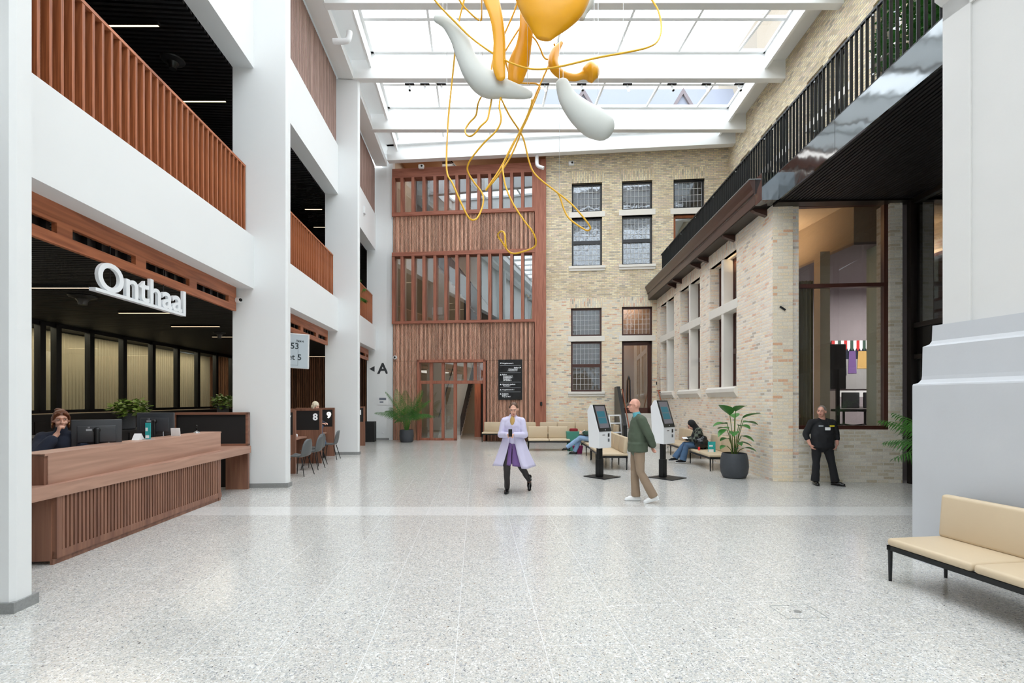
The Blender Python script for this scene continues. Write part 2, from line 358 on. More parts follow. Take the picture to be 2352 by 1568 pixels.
M['orangefr'] = wood('oak_orange_frame', rgb(140,78,40), rgb(176,104,60), 'z')
M['lead'] = plain('white_leaded_bars', rgb(214,216,218), .5)
M['gl'] = glass('window_glass', .30)
M['glold'] = glass('old_wavy_glass', .13, (.62,.66,.7,1), rough=.03)
M['glfac'] = glass('facade_glass', .19, (.92,.92,.9,1))
M['gldoor'] = glass('door_glass', .16, (.9,.92,.9,1))
M['glsky'] = glass('skylight_glass', .05, (.97,.99,1,1))
M['gldark'] = glass('dark_tinted_glass', .22, (.5,.5,.5,1))
M['glrec'] = glass('office_partition_glass', .22, (.93,.97,.93,1))
M['yellow'] = plain('ochre_yellow_lacquer', rgb(228,162,20), .3, var=.04, vs=1.5)
M['yrope'] = plain('yellow_rope', rgb(232,178,44), .5, var=.15, vs=4)
M['sculptw'] = plain('white_sculpture_resin', rgb(196,200,196), .5, var=.02)
M['leather'] = plain('tan_leather', rgb(198,180,152), .5, var=.03, bump=.05)
M['chair'] = plain('grey_plastic_shell', rgb(92,96,98), .45)
M['pot'] = plain('anthracite_planter', rgb(62,66,72), .6, var=.15, vs=20)
M['potg'] = plain('grey_terrace_planter', rgb(120,124,130), .6)
M['soil'] = plain('soil', rgb(60,44,34), .95, var=.4, vs=50)
M['leaf'] = plain('green_leaf', rgb(62,122,52), .4, var=.3, vs=9)
M['leafp'] = plain('palm_leaf', rgb(58,112,36), .45, var=.35, vs=9)
M['leafy'] = plain('yellow_green_leaf', rgb(98,124,46), .45, var=.3, vs=20)
M['stem'] = plain('plant_stem', rgb(96,120,50), .6, var=.2)
M['sign'] = plain('black_sign_board', rgb(10,12,15), .35)
M['signw'] = emit('white_sign_lettering', rgb(236,240,244), .15)
M['letter'] = plain('white_letter_face', rgb(232,236,240), .5, var=.005)
M['dletter'] = plain('charcoal_lettering', rgb(44,47,52), .6)
M['led'] = emit('warm_led_strip', (1,.76,.50,1), 1.7)
M['glow'] = emit('lit_number', (1,.93,.82,1), 3.2)
M['spot'] = emit('lit_spot_lens', (1,.7,.5,1), 10)
M['kiosk'] = plain('white_kiosk_shell', rgb(232,234,236), .35, var=.01)
M['screenoff'] = emit('kiosk_screen', rgb(100,98,104), .2)
M['teal'] = emit('kiosk_screen_teal', rgb(40,98,112), .2)
M['tealp'] = plain('teal_print', rgb(40,166,168), .5)
M['scr'] = emit('queue_screen', rgb(150,160,166), .55)
M['scrd'] = plain('queue_screen_text', rgb(60,72,78), .5)
M['curt'] = plain('warm_beige_curtain', rgb(232,220,196), .8)
M['linen'] = plain('linen_curtain', rgb(150,138,112), .8)
M['beige'] = plain('beige_wall_paint', rgb(200,184,162), .8)
M['beiged'] = plain('warm_plywood', rgb(170,130,98), .7)
M['mauve'] = plain('mauve_wall_paint', rgb(150,142,146), .8)
M['grey'] = plain('grey_interior', rgb(96,98,102), .8)
M['darkfl'] = plain('dark_floor', rgb(70,60,58), .3)
M['copper'] = plain('copper_handrail', rgb(196,112,80), .3, .7)
M['steps'] = plain('pale_stone_step', rgb(206,204,198), .6, var=.06, vs=12)
M['slate'] = plain('slate_roof', rgb(112,118,132), .7, var=.12, vs=30); M['slatew'] = plain('far_window', rgb(92,98,112), .4); M['farboard'] = plain('far_gable_board', rgb(92,84,88), .7)
M['farwall'] = plain('far_brick', rgb(128,120,108), .8, var=.12, vs=20)
M['skin'] = plain('skin', rgb(222,172,150), .5, var=.03)
M['skin2'] = plain('skin_ruddy', rgb(216,160,140), .5, var=.04)
M['eyew'] = plain('eye_white', rgb(196,190,186), .3); M['eyed'] = plain('eye_dark', rgb(40,28,24), .2); M['lip'] = plain('lips', rgb(176,96,90), .5)
M['cloth_navy'] = plain('navy_wool', rgb(38,44,60), .95, var=.2, vs=40)
M['cloth_lilac'] = plain('lilac_coat', rgb(204,200,226), .85, var=.04)
M['cloth_purple'] = plain('purple_lining', rgb(112,84,140), .85)
M['cloth_olive'] = plain('olive_jacket', rgb(76,88,72), .85, var=.08)
M['cloth_khaki'] = plain('khaki_trousers', rgb(150,130,110), .85, var=.06)
M['cloth_black'] = plain('black_cloth', rgb(24,25,29), .85, var=.1)
M['denim'] = plain('blue_denim', rgb(70,98,130), .85, var=.18, vs=14); M['deniml'] = plain('light_denim', rgb(140,170,205), .85, var=.12, vs=14)
M['tights'] = plain('black_tights', rgb(40,36,38), .6)
M['shoew'] = plain('white_leather', rgb(236,238,238), .4); M['shoeb'] = plain('black_polished_leather', rgb(14,14,16), .15)
M['hairb'] = plain('auburn_hair', rgb(104,58,32), .5, var=.35, vs=60); M['hairg'] = plain('grey_hair', rgb(128,120,112), .6, var=.2, vs=60)
M['hairk'] = plain('brown_hair', rgb(92,66,50), .6, var=.2, vs=60); M['hairw'] = plain('platinum_hair', rgb(226,216,192), .6, var=.1, vs=60)
M['mustard'] = plain('mustard_scarf', rgb(196,160,96), .8); M['aqua'] = plain('aqua_collar', rgb(96,176,190), .7)
M['red'] = plain('red_can', rgb(206,44,44), .3); M['magenta'] = plain('magenta_bag', rgb(132,22,86), .6); M['green'] = plain('bottle_green', rgb(38,72,58), .5)
M['paper'] = plain('white_paper', rgb(238,240,242), .7); M['silverp'] = plain('grey_badge', rgb(168,172,178), .5); M['yellowp'] = plain('yellow_badge', rgb(222,206,40), .5)
M['duct'] = plain('black_speaker_metal', rgb(42,42,42), .35, .4)
def plaid():
    m, nt, b = nm('plaid_flannel'); lk = nt.links.new
    tc = N(nt, 'ShaderNodeTexCoord'); ck = N(nt, 'ShaderNodeTexChecker', i_Scale=13.0); lk(tc.outputs['Object'], ck.inputs['Vector'])
    ck.inputs['Color1'].default_value = rgb(22,24,26); ck.inputs['Color2'].default_value = rgb(96,104,92)
    lk(ck.outputs['Color'], b.inputs['Base Color']); b.inputs['Roughness'].default_value = .9; return m
M['plaid'] = plaid()
YB = [(rgb(238,222,184),4),(rgb(226,210,174),3),(rgb(244,232,198),4),(rgb(208,190,158),2),(rgb(234,214,186),3),(rgb(186,174,152),1.5),(rgb(222,204,180),2)]
PB = [(rgb(242,228,198),4),(rgb(236,212,182),3),(rgb(226,220,204),3),(rgb(222,180,150),1.2),(rgb(242,232,204),4),(rgb(176,170,158),1),(rgb(234,216,184),3)]
WB = [(rgb(246,234,214),4),(rgb(240,216,190),3),(rgb(234,224,208),4),(rgb(228,192,166),1.5),(rgb(244,230,204),4),(rgb(196,184,170),1.0),(rgb(236,218,196),3)]
FB_ = [(rgb(246,230,200),4),(rgb(248,234,208),4),(rgb(242,212,180),1.4),(rgb(236,190,154),.6),(rgb(247,236,214),4),(rgb(238,226,206),2)]
GB = [(rgb(226,218,200),4),(rgb(214,204,182),3),(rgb(232,226,212),4),(rgb(204,192,168),2),(rgb(220,212,198),3)]
M['bk_up'] = brick('yellow_stock_brick', YB, rgb(186,183,176), ncol=rgb(176,158,128), nsc=.8)
M['bk_low'] = brick('mixed_pale_brick', PB, rgb(224,218,208), ncol=rgb(216,196,160), nsc=.7)
M['bk_arch'] = brick('soldier_course_brick', YB, rgb(186,182,170), vert=True)
M['bk_wing'] = brick('pale_pink_brick', WB, rgb(232,227,220), ncol=rgb(238,230,220), nsc=.7)
M['bk_front'] = brick('cream_brick', FB_, rgb(238,230,214), msize=.009)
M['bk_grey'] = brick('greyish_handmade_brick', GB, rgb(226,221,210), bw=.23, rh=.074)

# ------------------------------------------------------------------ floor and shell
g = G(); g.box(-16, 13, -9, 30, -.2, 0); S(g.o('floor', terrazzo()))

def holes_wall(g, x0, x1, z0, z1, holes, y0, y1):
    xs = sorted(set([x0, x1] + [v for h in holes for v in h[:2] if x0 < v < x1])); zs = sorted(set([z0, z1] + [v for h in holes for v in h[2:] if z0 < v < z1]))
    for i in range(len(xs)-1):
        run = None
        for j in range(len(zs)-1):
            cx, cz = (xs[i]+xs[i+1])/2, (zs[j]+zs[j+1])/2
            ins = any(h[0] < cx < h[1] and h[2] < cz < h[3] for h in holes)
            if ins:
                if run is not None: g.box(xs[i], xs[i+1], y0, y1, run, zs[j]); run = None
            elif run is None: run = zs[j]
        if run is not None: g.box(xs[i], xs[i+1], y0, y1, run, z1)
# left facade: horizontal bands between the fins
g = G()
for s0, s1 in ((-7, 22.3),):
    g.box(-.41, 0, s0, s1, 4.0, 5.05); g.box(-.41, 0, s0, s1, 8.43, 10.0); g.box(-.41, -.12, s0, s1, 10.0, 12.5)
S(g.o('wall_left', M['white'], fr=FL))
CS = (4.08, 10.06, 16.2, 22.36)
cl = ['white column with lit bevelled edge beside the reception desk, at the picture edge', 'white column between the reception desk and the ticket booths', 'white column between the booths and the third bay', 'white column carrying the black letter A, next to the timber facade']
for i, Y in enumerate(CS):
    s = Y/math.cos(aL)
    t = T('column', cl[i], 'column', (0, s, 0), 0, FL, 'columns along the left side')
    g = G(); c = .035
    g.prism([(-.41, 0), (.655-c, 0), (.655, c), (.655, .17), (.655-c, .20), (-.41, .20)], .09, 12.15); g.o('shaft', M['white'], t)
    g = G(); g.box(-.41, .675, -.02, .22, 0, .09); lab(g.o('plinth', M['plinth'], t), 'speckled grey plinth')
# jamb columns hidden behind: short wall pieces off screen behind the camera
g = G(); g.box(-.41, .3, -7, -6.6, 0, 12.15); g.box(-.41,0,-6.6,-2.2,0,4); S(g.o('wall_left_rear', M['white'], fr=FL))

# interiors behind the left facade
g = G(); n = 0
g.box(-9.6, -.41, -7, 25.6, 4.02, 4.3); g.box(-9.6, -.41, -7, 25.6, 8.5, 8.7)
S(g.o('ceiling_left', M['black'], fr=FL))
g = G(); y = 3.0
while y < 25.5:
    g.box(-9.0, -.42, y, y+.055, 3.93, 4.02); g.box(-9.0, -.42, y, y+.055, 8.39, 8.5); y += .11
S(g.o('ceiling_left_slats', M['blackslat'], fr=FL))
g = G(); g.box(-9.6, -.2, -7, 25.6, 4.9, 5.02); S(g.o('floor_upper_left', M['grey'], fr=FL))
g = G(); g.box(-9.3, -9.1, -7, 25.6, 5.0, 8.5); g.box(-9.6, 1.2, 25.4, 25.6, 4.9, 8.7); g.box(-9.6, 1.4, 25.75, 25.85, 0, 4.3); g.box(-11.5, -.3, 2.2, 2.3, 0, 4); g.box(-9.3, -.3, 2.2, 2.3, 5, 8.5)
S(g.o('wall_left_inner', M['black'], fr=FL))
# slatted wood wall at the far end of the booths
g = G(); x = -9.0
while x < -.5: g.box(x, x+.055, 25.5, 25.56, 0, 3.93); x += .09
g2 = G(); g2.box(-9.2, -.4, 25.56, 25.7, 0, 3.93); b_ = S(g2.o('wall_booths', M['slatdk'], fr=FL)); o = g.o('slat_cladding', M['slati'], b_)
# glazed office front behind the reception
t = T('window_1', None, None, fr=FL, kind='structure'); X0 = -7.42
mull = [onL(p, X0) for p in (92, 129, 206, 282, 349, 406, 453, 495, 531)]
g = G(); g.box(X0-.05, X0+.05, 6, 25.4, 3.82, 3.95); g.box(X0-.05, X0+.05, 6, 25.4, 1.40, 1.49)
for s in mull: g.box(X0-.08, X0+.08, s-.09, s+.09, 1.45, 3.9)
g.o('frame', M['black'], t)
g = G(); g.box(X0-.005, X0+.005, 6, 25.4, 1.49, 3.82); g.o('pane', M['glrec'], t)
g = G(); y = 6.0; pts = []
k = 0
while y < 25.4:
    pts.append((X0-1.25+.045*math.sin(k*1.6), y)); y += .035; k += 1
for a, b in zip(pts, pts[1:]): g.quad((a[0], a[1], 0), (b[0], b[1], 0), (b[0], b[1], 3.9), (a[0], a[1], 3.9))
tag(g.o('curtain', M['curt'], fr=FL, smooth=True), 'long warm beige pleated curtain behind the dark framed office glazing', 'curtain')
g = G(); g.box(-10.2, -10.1, 5, 25.6, 0, 4); g.box(-10.2, -7.4, 5, 25.6, 3.95, 4.05); S(g.o('wall_office', M['beige'], fr=FL))
# low black cabinets under the glazing
t = T('storage_cabinet', 'long low black cabinet run under the dark framed office glazing', 'cabinet', (X0+.35, 0, 0), 0, FL)
g = G(); g.box(-.3, .25, 6.2, 25, 0.02, 1.38); g.o('body', M['black'], t, bev=.01)
g = G(); yy = 6.25
while yy < 24.8: g.box(.25, .27, yy, yy+1.15, .1, 1.2); yy += 1.18
g.o('door', plain('black_laminate', rgb(28,27,28), .3), t)

# wooden friezes with air slots, one per bay; railings; cladding
def frieze(s0, s1, label):
    t = T('slotted_frieze', label, 'wood panel', (0, s0, 0), 0, FL, 'slotted wooden friezes')
    hs = []; k = -1.85
    off = 6.05*1.0025 - .11
    s = off - 1.32*4
    while s < 30:
        if s+1.1 > s0+.1 and s < s1-.1: hs.append((max(s, s0+.12)-s0, min(s+1.1, s1-.12)-s0, 3.655, 3.775))
        s += 1.32
    g = G(); holes_wall(g, 0, s1-s0, 3.53, 4.0, hs, .30, .36)
    # rotate so local x runs along the wall
    for v in g.bm.verts: v.co = Vector((-v.co.y-.0, v.co.x, v.co.z))
    g.o('panel', M['frieze'], t)
    for h in hs:
        g = G(); k = h[0]+.08; g.box(-.46, -.44, h[0], h[1], 3.62, 3.80)
        while k < h[1]-.05: g.box(-.44, -.37, k, k+.05, 3.62, 3.80); k += .24
        lab(g.o('grille', M['blackslat'], t), 'dark grille fins in a slot')
frieze(4.4, 10.0, 'cherry wood frieze with long air slots above the reception desk')
frieze(10.3, 16.15, 'cherry wood frieze with air slots above booths 8 and 9')
frieze(16.45, 22.25, 'cherry wood frieze in the third bay beside the letter A column')
bal = None
def railing(s0, s1, label):
    t = T('wooden_railing', label, 'railing', (-.175, s0, 5.05), 0, FL, 'cherry wood balcony railings')
    g = G(); g.box(-.05, .045, 0, s1-s0, 1.36, 1.40); g.o('top_rail', M['railh'], t)
    g = G(); g.box(-.05, .045, 0, s1-s0, 0.0, .035); g.o('bottom_rail', M['railh'], t)
    g = G(); g.box(-.05, .04, -.02, .02, .03, 1.37); b0 = g.o('baluster', M['rail'], t); n = int((s1-s0)/.147)
    for i in range(n):
        b = b0 if i == 0 else b0.copy()
        if i: COL.objects.link(b); b.parent = t
        b.location = (0, .03+i*(s1-s0-.06)/(n-1), 0)
railing(4.35, 10.04, 'cherry wood balcony railing above the reception desk')
railing(10.28, 16.17, 'cherry wood balcony railing above the ticket booths')
railing(16.43, 22.3, 'cherry wood balcony railing with a palm behind it, third bay')
def upper_clad(s0, s1, label):
    t = T('slat_cladding_panel', label, 'cladding', (0, s0, 0), 0, FL, 'weathered slat panels under the roof')
    g = G(); g.box(-.11, -.08, 0, s1-s0, 10.02, 12.14); g.o('backing', M['slatdk'], t)
    g = G(); y = 0.01
    while y < s1-s0-.05: g.box(-.08, -.03, y, y+.052, 10.0, 12.14); y += .08
    g.o('slats', M['slatl'], t)
upper_clad(10.3, 16.17, 'weathered vertical slat panel high above the ticket booths')
upper_clad(16.43, 22.3, 'weathered vertical slat panel high up in the third bay')

# LED lines and ceiling diffusers
def led(X, Y, Z, w, label, grp):
    t = T('linear_light', label, 'light', (X, Y, Z-.05), 0, FW, grp)
    g = G(); g.box(0, w, -.03, .03, -.01, .05); g.o('housing', M['black'], t)
    g = G(); g.box(.01, w-.01, -.018, .018, -.014, -.008); g.o('diffuser', M['led'], t)
for (px, py, w, Z, lb) in ((215,58,1.15,8.39,'linear ceiling light nearest the railing top, upper reception floor'), (420,232,.95,8.39,'linear ceiling light further back on the upper reception floor'), (700,480,.6,8.39,'upper linear light in the opening above the booths'),(720,521,.5,8.39,'lower linear light in the opening above the booths'),
      (60,660,1.2,3.94,'linear light left of the white lettering, reception ceiling'), (272,718,1.4,3.94,'linear light just under the white lettering'), (393,749,1.4,3.94,'linear light right of the white lettering, deeper in the reception'), (487,773,1.2,3.94,'shortest linear light next to the column edge, reception ceiling'), (640,803,1.1,3.94,'nearer linear light over the ticket booths'), (690,818,1.3,3.94,'farther linear light over the ticket booths')):
    Y = (Z-.05-EYE)*F/(HY-py); led((px-CX)/F*Y, Y, Z, w, lb, 'linear ceiling lights')
def diffuser(px, py, Z, r, lb):
    Y = (Z-.1-EYE)*F/(HY-py)
    t = T('ceiling_nozzle', lb, 'air diffuser', ((px-CX)/F*Y, Y, Z), 0, FW, 'round ceiling air nozzles')
    g = G(); g.lathe([(r*.2, 0.0), (r, -.01), (r*.95, -.035), (r*.5, -.07), (r*.35, -.12), (r*.30, -.19), (r*.05, -.19)]); g.o('nozzle', M['duct'], t, smooth='auto')
diffuser(397, 148, 8.39, .21, 'round black air nozzle in the upper floor slatted ceiling')
diffuser(190, 690, 3.93, .25, 'round black air nozzle left of the white lettering')
diffuser(504, 770, 3.93, .18, 'small round black air nozzle far back in the reception ceiling')

# sign above the reception
t = T('reception_sign', 'white raised Onthaal lettering on a white bar over the desk', 'sign', (-.27, 0, 0), 0, FL)
s0, s1 = onL(210, -.27), onL(419.5, -.27)
g = G(); g.box(-.03, .05, s0, s1, 3.11, 3.15); g.o('bar', M['letter'], t)
o = text('Onthaal', .505, M['letter'], t, (.03, s0+.02, 3.155), (R(90), 0, R(90)), .022, .007)
bpy.context.view_layer.update(); o.scale.x = (s1-s0-.04)/max(.1, o.dimensions.x)
g = G(); 
for s in (s0+.4, s1-.4): g.cone((-.06, s, 3.14), (-.06, s, 3.95), .008, n=6)
g.o('hanger', M['black'], t)
t = T('security_camera', 'white dome security camera on the frieze end by the column', 'camera', tuple(at(542, 689, 9.95)), 0, FW)
g = G(); g.cap((0,0,0), (.07,0,0), .05, .055); g.o('housing', M['kiosk'], t, smooth=True)
g = G(); g.ell((.1,-.02,0), .035, .035, .035); g.o('lens', M['shoeb'], t, smooth=True)

# ------------------------------------------------------------------ roof
g = G()
g.box(-.0, .50, -6, 22.3, 12.17, 12.42)
t = tag(g.o('roof_edge_beam', M['steel'], fr=FL), 'long white steel beam resting on the left columns under the roof', 'roof beam')
g = G(); g.box(-.5, 1.08, -7, 22.5, 12.75, 13.05); g.box(1.0, 1.08, -7, 22.5, 12.5, 12.75); S(g.o('ceiling', M['steel'], fr=FL))
def xl(Y, off): return -4.472 + off - .0713*Y
def xr(Y, off): return 8.10 - off + .0452*Y
g = G(); g.box(-.68, 3.5, -7, 21.6, 12.75, 13.05); g.box(-.68, -.60, -7, 21.4, 12.45, 12.75); S(g.o('ceiling_right', M['steel'], fr=FU))
BY = (13.1, 16.16, 19.2)
bl = ['white roof beam crossing highest in the picture', 'white roof beam carrying the row of spotlights', 'third white roof beam behind the hanging shapes']
for i, Y in enumerate(BY):
    g = G(); g.box(xl(Y, .45), xr(Y, -.02), Y, Y+.24, 12.15, 12.96); g.box(xl(Y,1.1), xr(Y, .6), Y+.02, Y+.22, 12.96, 13.06)
    tag(g.o('roof_beam', M['steel'], bev=.01), bl[i], 'roof beam', 'roof beams over the hall')
g = G(); g.box(-5.35, 9.2, -.75, -.45, 12.12, 12.55); g.box(-5.35, 9.2, -.70, .1, 12.55, 12.75); g.box(-5.35, 9.2, -.85, .6, 12.75, 13.1)
tag(g.o('roof_beam', M['steel'], fr=FB), 'white roof beam running slanted along the top of the back wall', 'roof beam', 'roof beams over the hall')
def skylight(i, Y0, Y1, Y1b=None):
    t = T('window_%d' % i, None, None, kind='structure'); Z = 12.95
    g = G(); w = .05
    def bar(p, q, w=w, z0=Z, z1=Z+.1):
        p = Vector((p[0], p[1], 0)); q = Vector((q[0], q[1], 0)); d = (q-p).normalized(); nn = Vector((-d.y, d.x, 0))*w
        vs = [p-nn, p+nn, q+nn, q-nn]; g.prism([(v.x, v.y) for v in vs], z0, z1)
    Yb = Y1
    bar((xl(Y0,1.12), Y0+.03), (xl(Y1,1.12), Y1)); bar((xr(Y0,.68), Y0), (xr(Y1,.68), Y1))
    bar((xl(Y0,1.08), Y0+.04), (xr(Y0,.65), Y0+.04)); 
    if Y1b is None: bar((xl(Y1,1.08), Y1-.04), (xr(Y1,.65), Y1-.04))
    ym = (Y0+Y1)/2 - .02; bar((xl(ym,1.08), ym), (xr(ym,.65), ym), .055, Z+.006, Z+.094)
    for x in (-2.55, -.57, 1.41, 3.40, 5.37, 7.3):
        f = lambda Y: x - .0713*(Y-16)
        bar((f(Y0), Y0), (f(Y1), Y1), .035, Z+.012, Z+.088)
    g.o('window_frame', M['steel'], t)
    g = G(); g.quad((xl(Y0,1.05), Y0, Z+.06), (xr(Y0,.6), Y0, Z+.06), (xr(Y1,.6), Y1, Z+.06), (xl(Y1,1.05), Y1, Z+.06)); g.o('pane', M['glsky'], t)
skylight(2, 13.34, 16.16); skylight(3, 16.40, 19.2); skylight(4, 19.44, 22.4)
for k, (a, b) in enumerate(((10.3, 13.1), (7.2, 10.1), (4.1, 7.1), (1.0, 4.0), (-2.1, .9), (-5.2,-2.2))): skylight(5+k, a, b)
# spotlights under the second beam
for i, px in enumerate((941, 976, 1014, 1251, 1336, 1441, 1543, 1622, 1697)):
    X = (px-CX)/F*16.45; lit = i in (1, 2, 3, 5, 7)
    wh = ['second', 'first'][0]
    t = T('spotlight', ['unlit white track spotlight, leftmost on the second roof beam', 'lit white spotlight, second from the left on the roof beam', 'lit white spotlight, third from the left, left of the boomerang shape', 'lit white spotlight seen just right of the ropes', 'unlit white spotlight right above the white club shape', 'lit white spotlight above the right end of the club shape', 'unlit white spotlight, third from the right on the beam', 'lit white spotlight, second from the right on the beam', 'unlit white spotlight, rightmost on the second roof beam'][i], 'spotlight', (X, 16.45, 12.15), 0, FW, 'track spotlights on the roof beam')
    g = G(); g.box(-.15, .15, -.05, .02, -.03, 0); g.o('adapter', M['black'], t)
    g = G(); g.cone((0, 0, -.03), (0, -.0, -.08), .02); g.cone((0, 0, -.08), (.02, -.1, -.27), .045); g.o('body', M['kiosk'], t, smooth='auto')
    g = G(); g.cone((.02, -.101, -.271), (.02, -.103, -.276), .036); g.o('lens', M['spot'] if lit else M['black'], t)
# drain pipes at the roof
for (px, py, Y, lb, a) in ((795, 95, 13.6, 'white bent pipe stub sticking out beside the left roof beam', 0), (1240, 380, 21.2, 'white bent pipe stub on top of the timber facade post', 1)):
    p = at(px, py, Y); g = G()
    if a == 0: g.tube(catmull([p+Vector((-.35,0,0)), p+Vector((-.05,0,0)), p+Vector((.05,0,.04)), p+Vector((.09,0,.2)), p+Vector((.09,0,.26))], 5), .075, 14)
    else: g.tube(catmull([p+Vector((-.12,0,.62)), p+Vector((-.12,0,.08)), p+Vector((-.04,-.02,-.05)), p+Vector((.16,-.06,-.14))], 5), .075, 14)
    tag(g.o('drain_pipe', M['kiosk'], smooth='auto'), lb, 'pipe')

# roofs seen through the skylight
t = T('neighbour_building', 'neighbouring building with pale slate roof and dormers seen through the skylight', 'building', (2.0, 28, 13.2))
g = G(); g.prismx([(0, 0), (6, 0), (6, 7.6), (2.6, 7.6), (0, 1.2)], -.6, 11.5); g.o('roof', M['slate'], t)
g = G(); g.prismy([(12.0, 0), (18, 0), (18, 10.4), (15, 12.6), (12.0, 10.4)], .6, 6); g.o('gable_wall', M['farwall'], t)
g = G()
for k in range(3): g.box(12.8+k*1.6, 13.6+k*1.6, .5, .62, 6.0, 8.6)
g.o('gable_window', M['slatew'], t)
for x in (1.0, 6.6):
    g = G(); g.prismy([(x, 2.2), (x+2.0, 2.2), (x+2.0, 4.2), (x+1.0, 5.8), (x, 4.2)], .2, 2.6); dm = g.o('dormer', M['slate'], t)
    g = G(); g.prismy([(x+.3, 2.6), (x+1.7, 2.6), (x+1.7, 4.1), (x+.3, 4.1)], .14, .2); g.o('dormer_window', M['slatew'], dm)
    g = G(); g.prismy([(x-.25, 4.0), (x-.05, 4.0), (x+1.0, 5.75), (x+2.05, 4.0), (x+2.25, 4.0), (x+1.0, 6.1)], .05, .2); g.o('gable_board', M['farboard'], dm)

# ------------------------------------------------------------------ back wall: brick part
xb = lambda px: onB(px)[0]
xF0, xF1 = -5.35, xb(1253.5); xE = xb(1672)
def hole(px0, px1, py0, py1):
    pm = (px0+px1)/2; return (xb(px0), xb(px1), zB(pm, py1), zB(pm, py0))
H = {'u1': hole(1313.5,1383,420,486), 'u1b': hole(1313.5,1383,499,611), 'u2': hole(1428.5,1498.5,415,480.5), 'u2b': hole(1428.5,1498.5,494,607.5), 'u3': hole(1547,1618.5,411,477), 'u3b': hole(1547,1618.5,491,668),
     'g1': hole(1311.5,1382,707,771.5), 'g1b': hole(1311.5,1382,784,899), 'g2': hole(1428.5,1498.5,704,770), 'd': hole(1428.5,1498.5,783,949)}
hs = list(H.values()); ZS = 6.1
g = G(); holes_wall(g, xF1, xE+.8, ZS, 12.9, hs, 0, .45); S(g.o('wall_back', M['bk_up'], fr=FB))
g = G(); holes_wall(g, xF1, xE+.8, 0, ZS, hs, 0, .45); S(g.o('wall_back_lower', M['bk_low'], fr=FB))
# flat brick arches over the upper windows
g = G()
for k in ('u1', 'u2', 'u3'):
    h = H[k]; zt = h[3]; g.prismy([(h[0]-.02, zt), (h[1]+.02, zt), (h[1]+.12, zt+.5), (h[0]-.12, zt+.5)], -.006, .1)
S(g.o('wall_back_arches', M['bk_arch'], fr=FB))
mb = brick('soldier_course_pale_brick', PB, rgb(206,200,188), vert=True)
g = G()
for k in ('g1', 'g2'):
    h = H[k]; zt = h[3]; g.prismy([(h[0]-.02, zt), (h[1]+.02, zt), (h[1]+.10, zt+.42), (h[0]-.10, zt+.42)], -.006, .1)
S(g.o('wall_back_arches_lower', mb, fr=FB))
# stone lintels and sills
wn = [20]
def trim(g, label=None):
    wn[0] += 1; return S(g.o('trim_%d' % wn[0], M['stone'], fr=FB, bev=.012))
for a, b, sill in (('u1','u1b',1), ('u2','u2b',1), ('u3','u3b',0), ('g1','g1b',1), ('g2','d',0)):
    h, k = H[a], H[b]
    g = G(); g.box(h[0]-.13, h[1]+.13, -.02, .4, k[3]+.0, h[2]); trim(g)
    if sill:
        g = G(); z = k[2]; g.box(h[0]-.14, h[1]+.14, -.09, .3, z-.11, z-.0); g.box(h[0]-.12, h[1]+.12, -.05, .2, z-.21, z-.11); trim(g)
def grid_window(i, h, fm, cols, rows, mid=None, glm='glold', y=.16, lead=True, d=.075):
    """sash with leaded glass in opening H; MID: height share of a transom"""
    x0, x1, z0, z1 = h; t = T('window_%d' % i, None, None, (0,0,0), 0, FB, kind='structure')
    g = G(); g.box(x0, x0+d, y-.03, y+.09, z0, z1); g.box(x1-d, x1, y-.03, y+.09, z0, z1); g.box(x0, x1, y-.03, y+.09, z1-d, z1); g.box(x0, x1, y-.05, y+.09, z0, z0+d)
    bands = [(z0+d, z1-d)]
    if mid:
        zm = z0+(z1-z0)*mid; g.box(x0, x1, y-.05, y+.09, zm-.07, zm+.07); bands = [(z0+d, zm-.07), (zm+.07, z1-d)]
    g.o('frame', fm, t)
    if lead:
        g = G()
        for a, b in bands:
            for k in range(cols+1):
                x = x0+d+(x1-x0-2*d)*k/cols; g.box(x-.0065, x+.0065, y+.005, y+.022, a, b)
            for k in range(rows+1):
                z = a+(b-a)*k/rows; g.box(x0+d, x1-d, y+.004, y+.023, z-.0065, z+.0065)
        g.o('glazing_bars', M['lead'], t)
    for a, b in bands:
        g = G(); g.box(x0+d, x1-d, y+.028, y+.036, a, b); g.o('pane', M[glm], t)
    return t
grid_window(20, H['u1'], M['blackfr'], 7, 4); grid_window(21, H['u1b'], M['blackfr'], 7, 4, .5); grid_window(22, H['u2'], M['blackfr'], 7, 4); grid_window(23, H['u2b'], M['blackfr'], 7, 4, .5)
grid_window(24, H['u3'], M['blackfr'], 7, 4); grid_window(25, H['u3b'], M['orangefr'], 1, 1, None, 'gl', lead=False, d=.11)
grid_window(26, H['g1'], M['brownfr'], 7, 5); grid_window(27, H['g1b'], M['brownfr'], 7, 4, .52); grid_window(28, H['g2'], M['brownfr'], 7, 5)
# glazed door at the top of the steps
h = H['d']; t = T('door_1', None, None, fr=FB, kind='structure'); y = .18
g = G(); a, b, c, d = h; g.box(a, a+.10, y, y+.1, c, d); g.box(b-.17, b, y, y+.1, c, d); g.box(a, b, y, y+.1, d-.16, d); g.box(a, b, y, y+.1, c, c+.24); g.o('door_frame', M['brownfr'], t, bev=.01)
g = G(); g.box(a+.1, b-.17, y+.04, y+.05, c+.24, d-.16); g.o('pane', M['gldoor'], t)
g = G(); g.tube([(a+.24, y-.0, c+.45), (a+.24, y-.09, c+.5), (a+.26, y-.09, c+1.4), (a+.30, y-.09, c+1.55), (a+.30, y, c+1.6)], .022); g.tube([(a+.36, y-.0, c+.45), (a+.36, y-.09, c+.5), (a+.35, y-.09, c+1.4), (a+.31, y-.09, c+1.55), (a+.30, y, c+1.6)], .022)
lab(g.o('handle', M['blackfr'], t, smooth=True), 'long black pull handles')
zD = h[2]
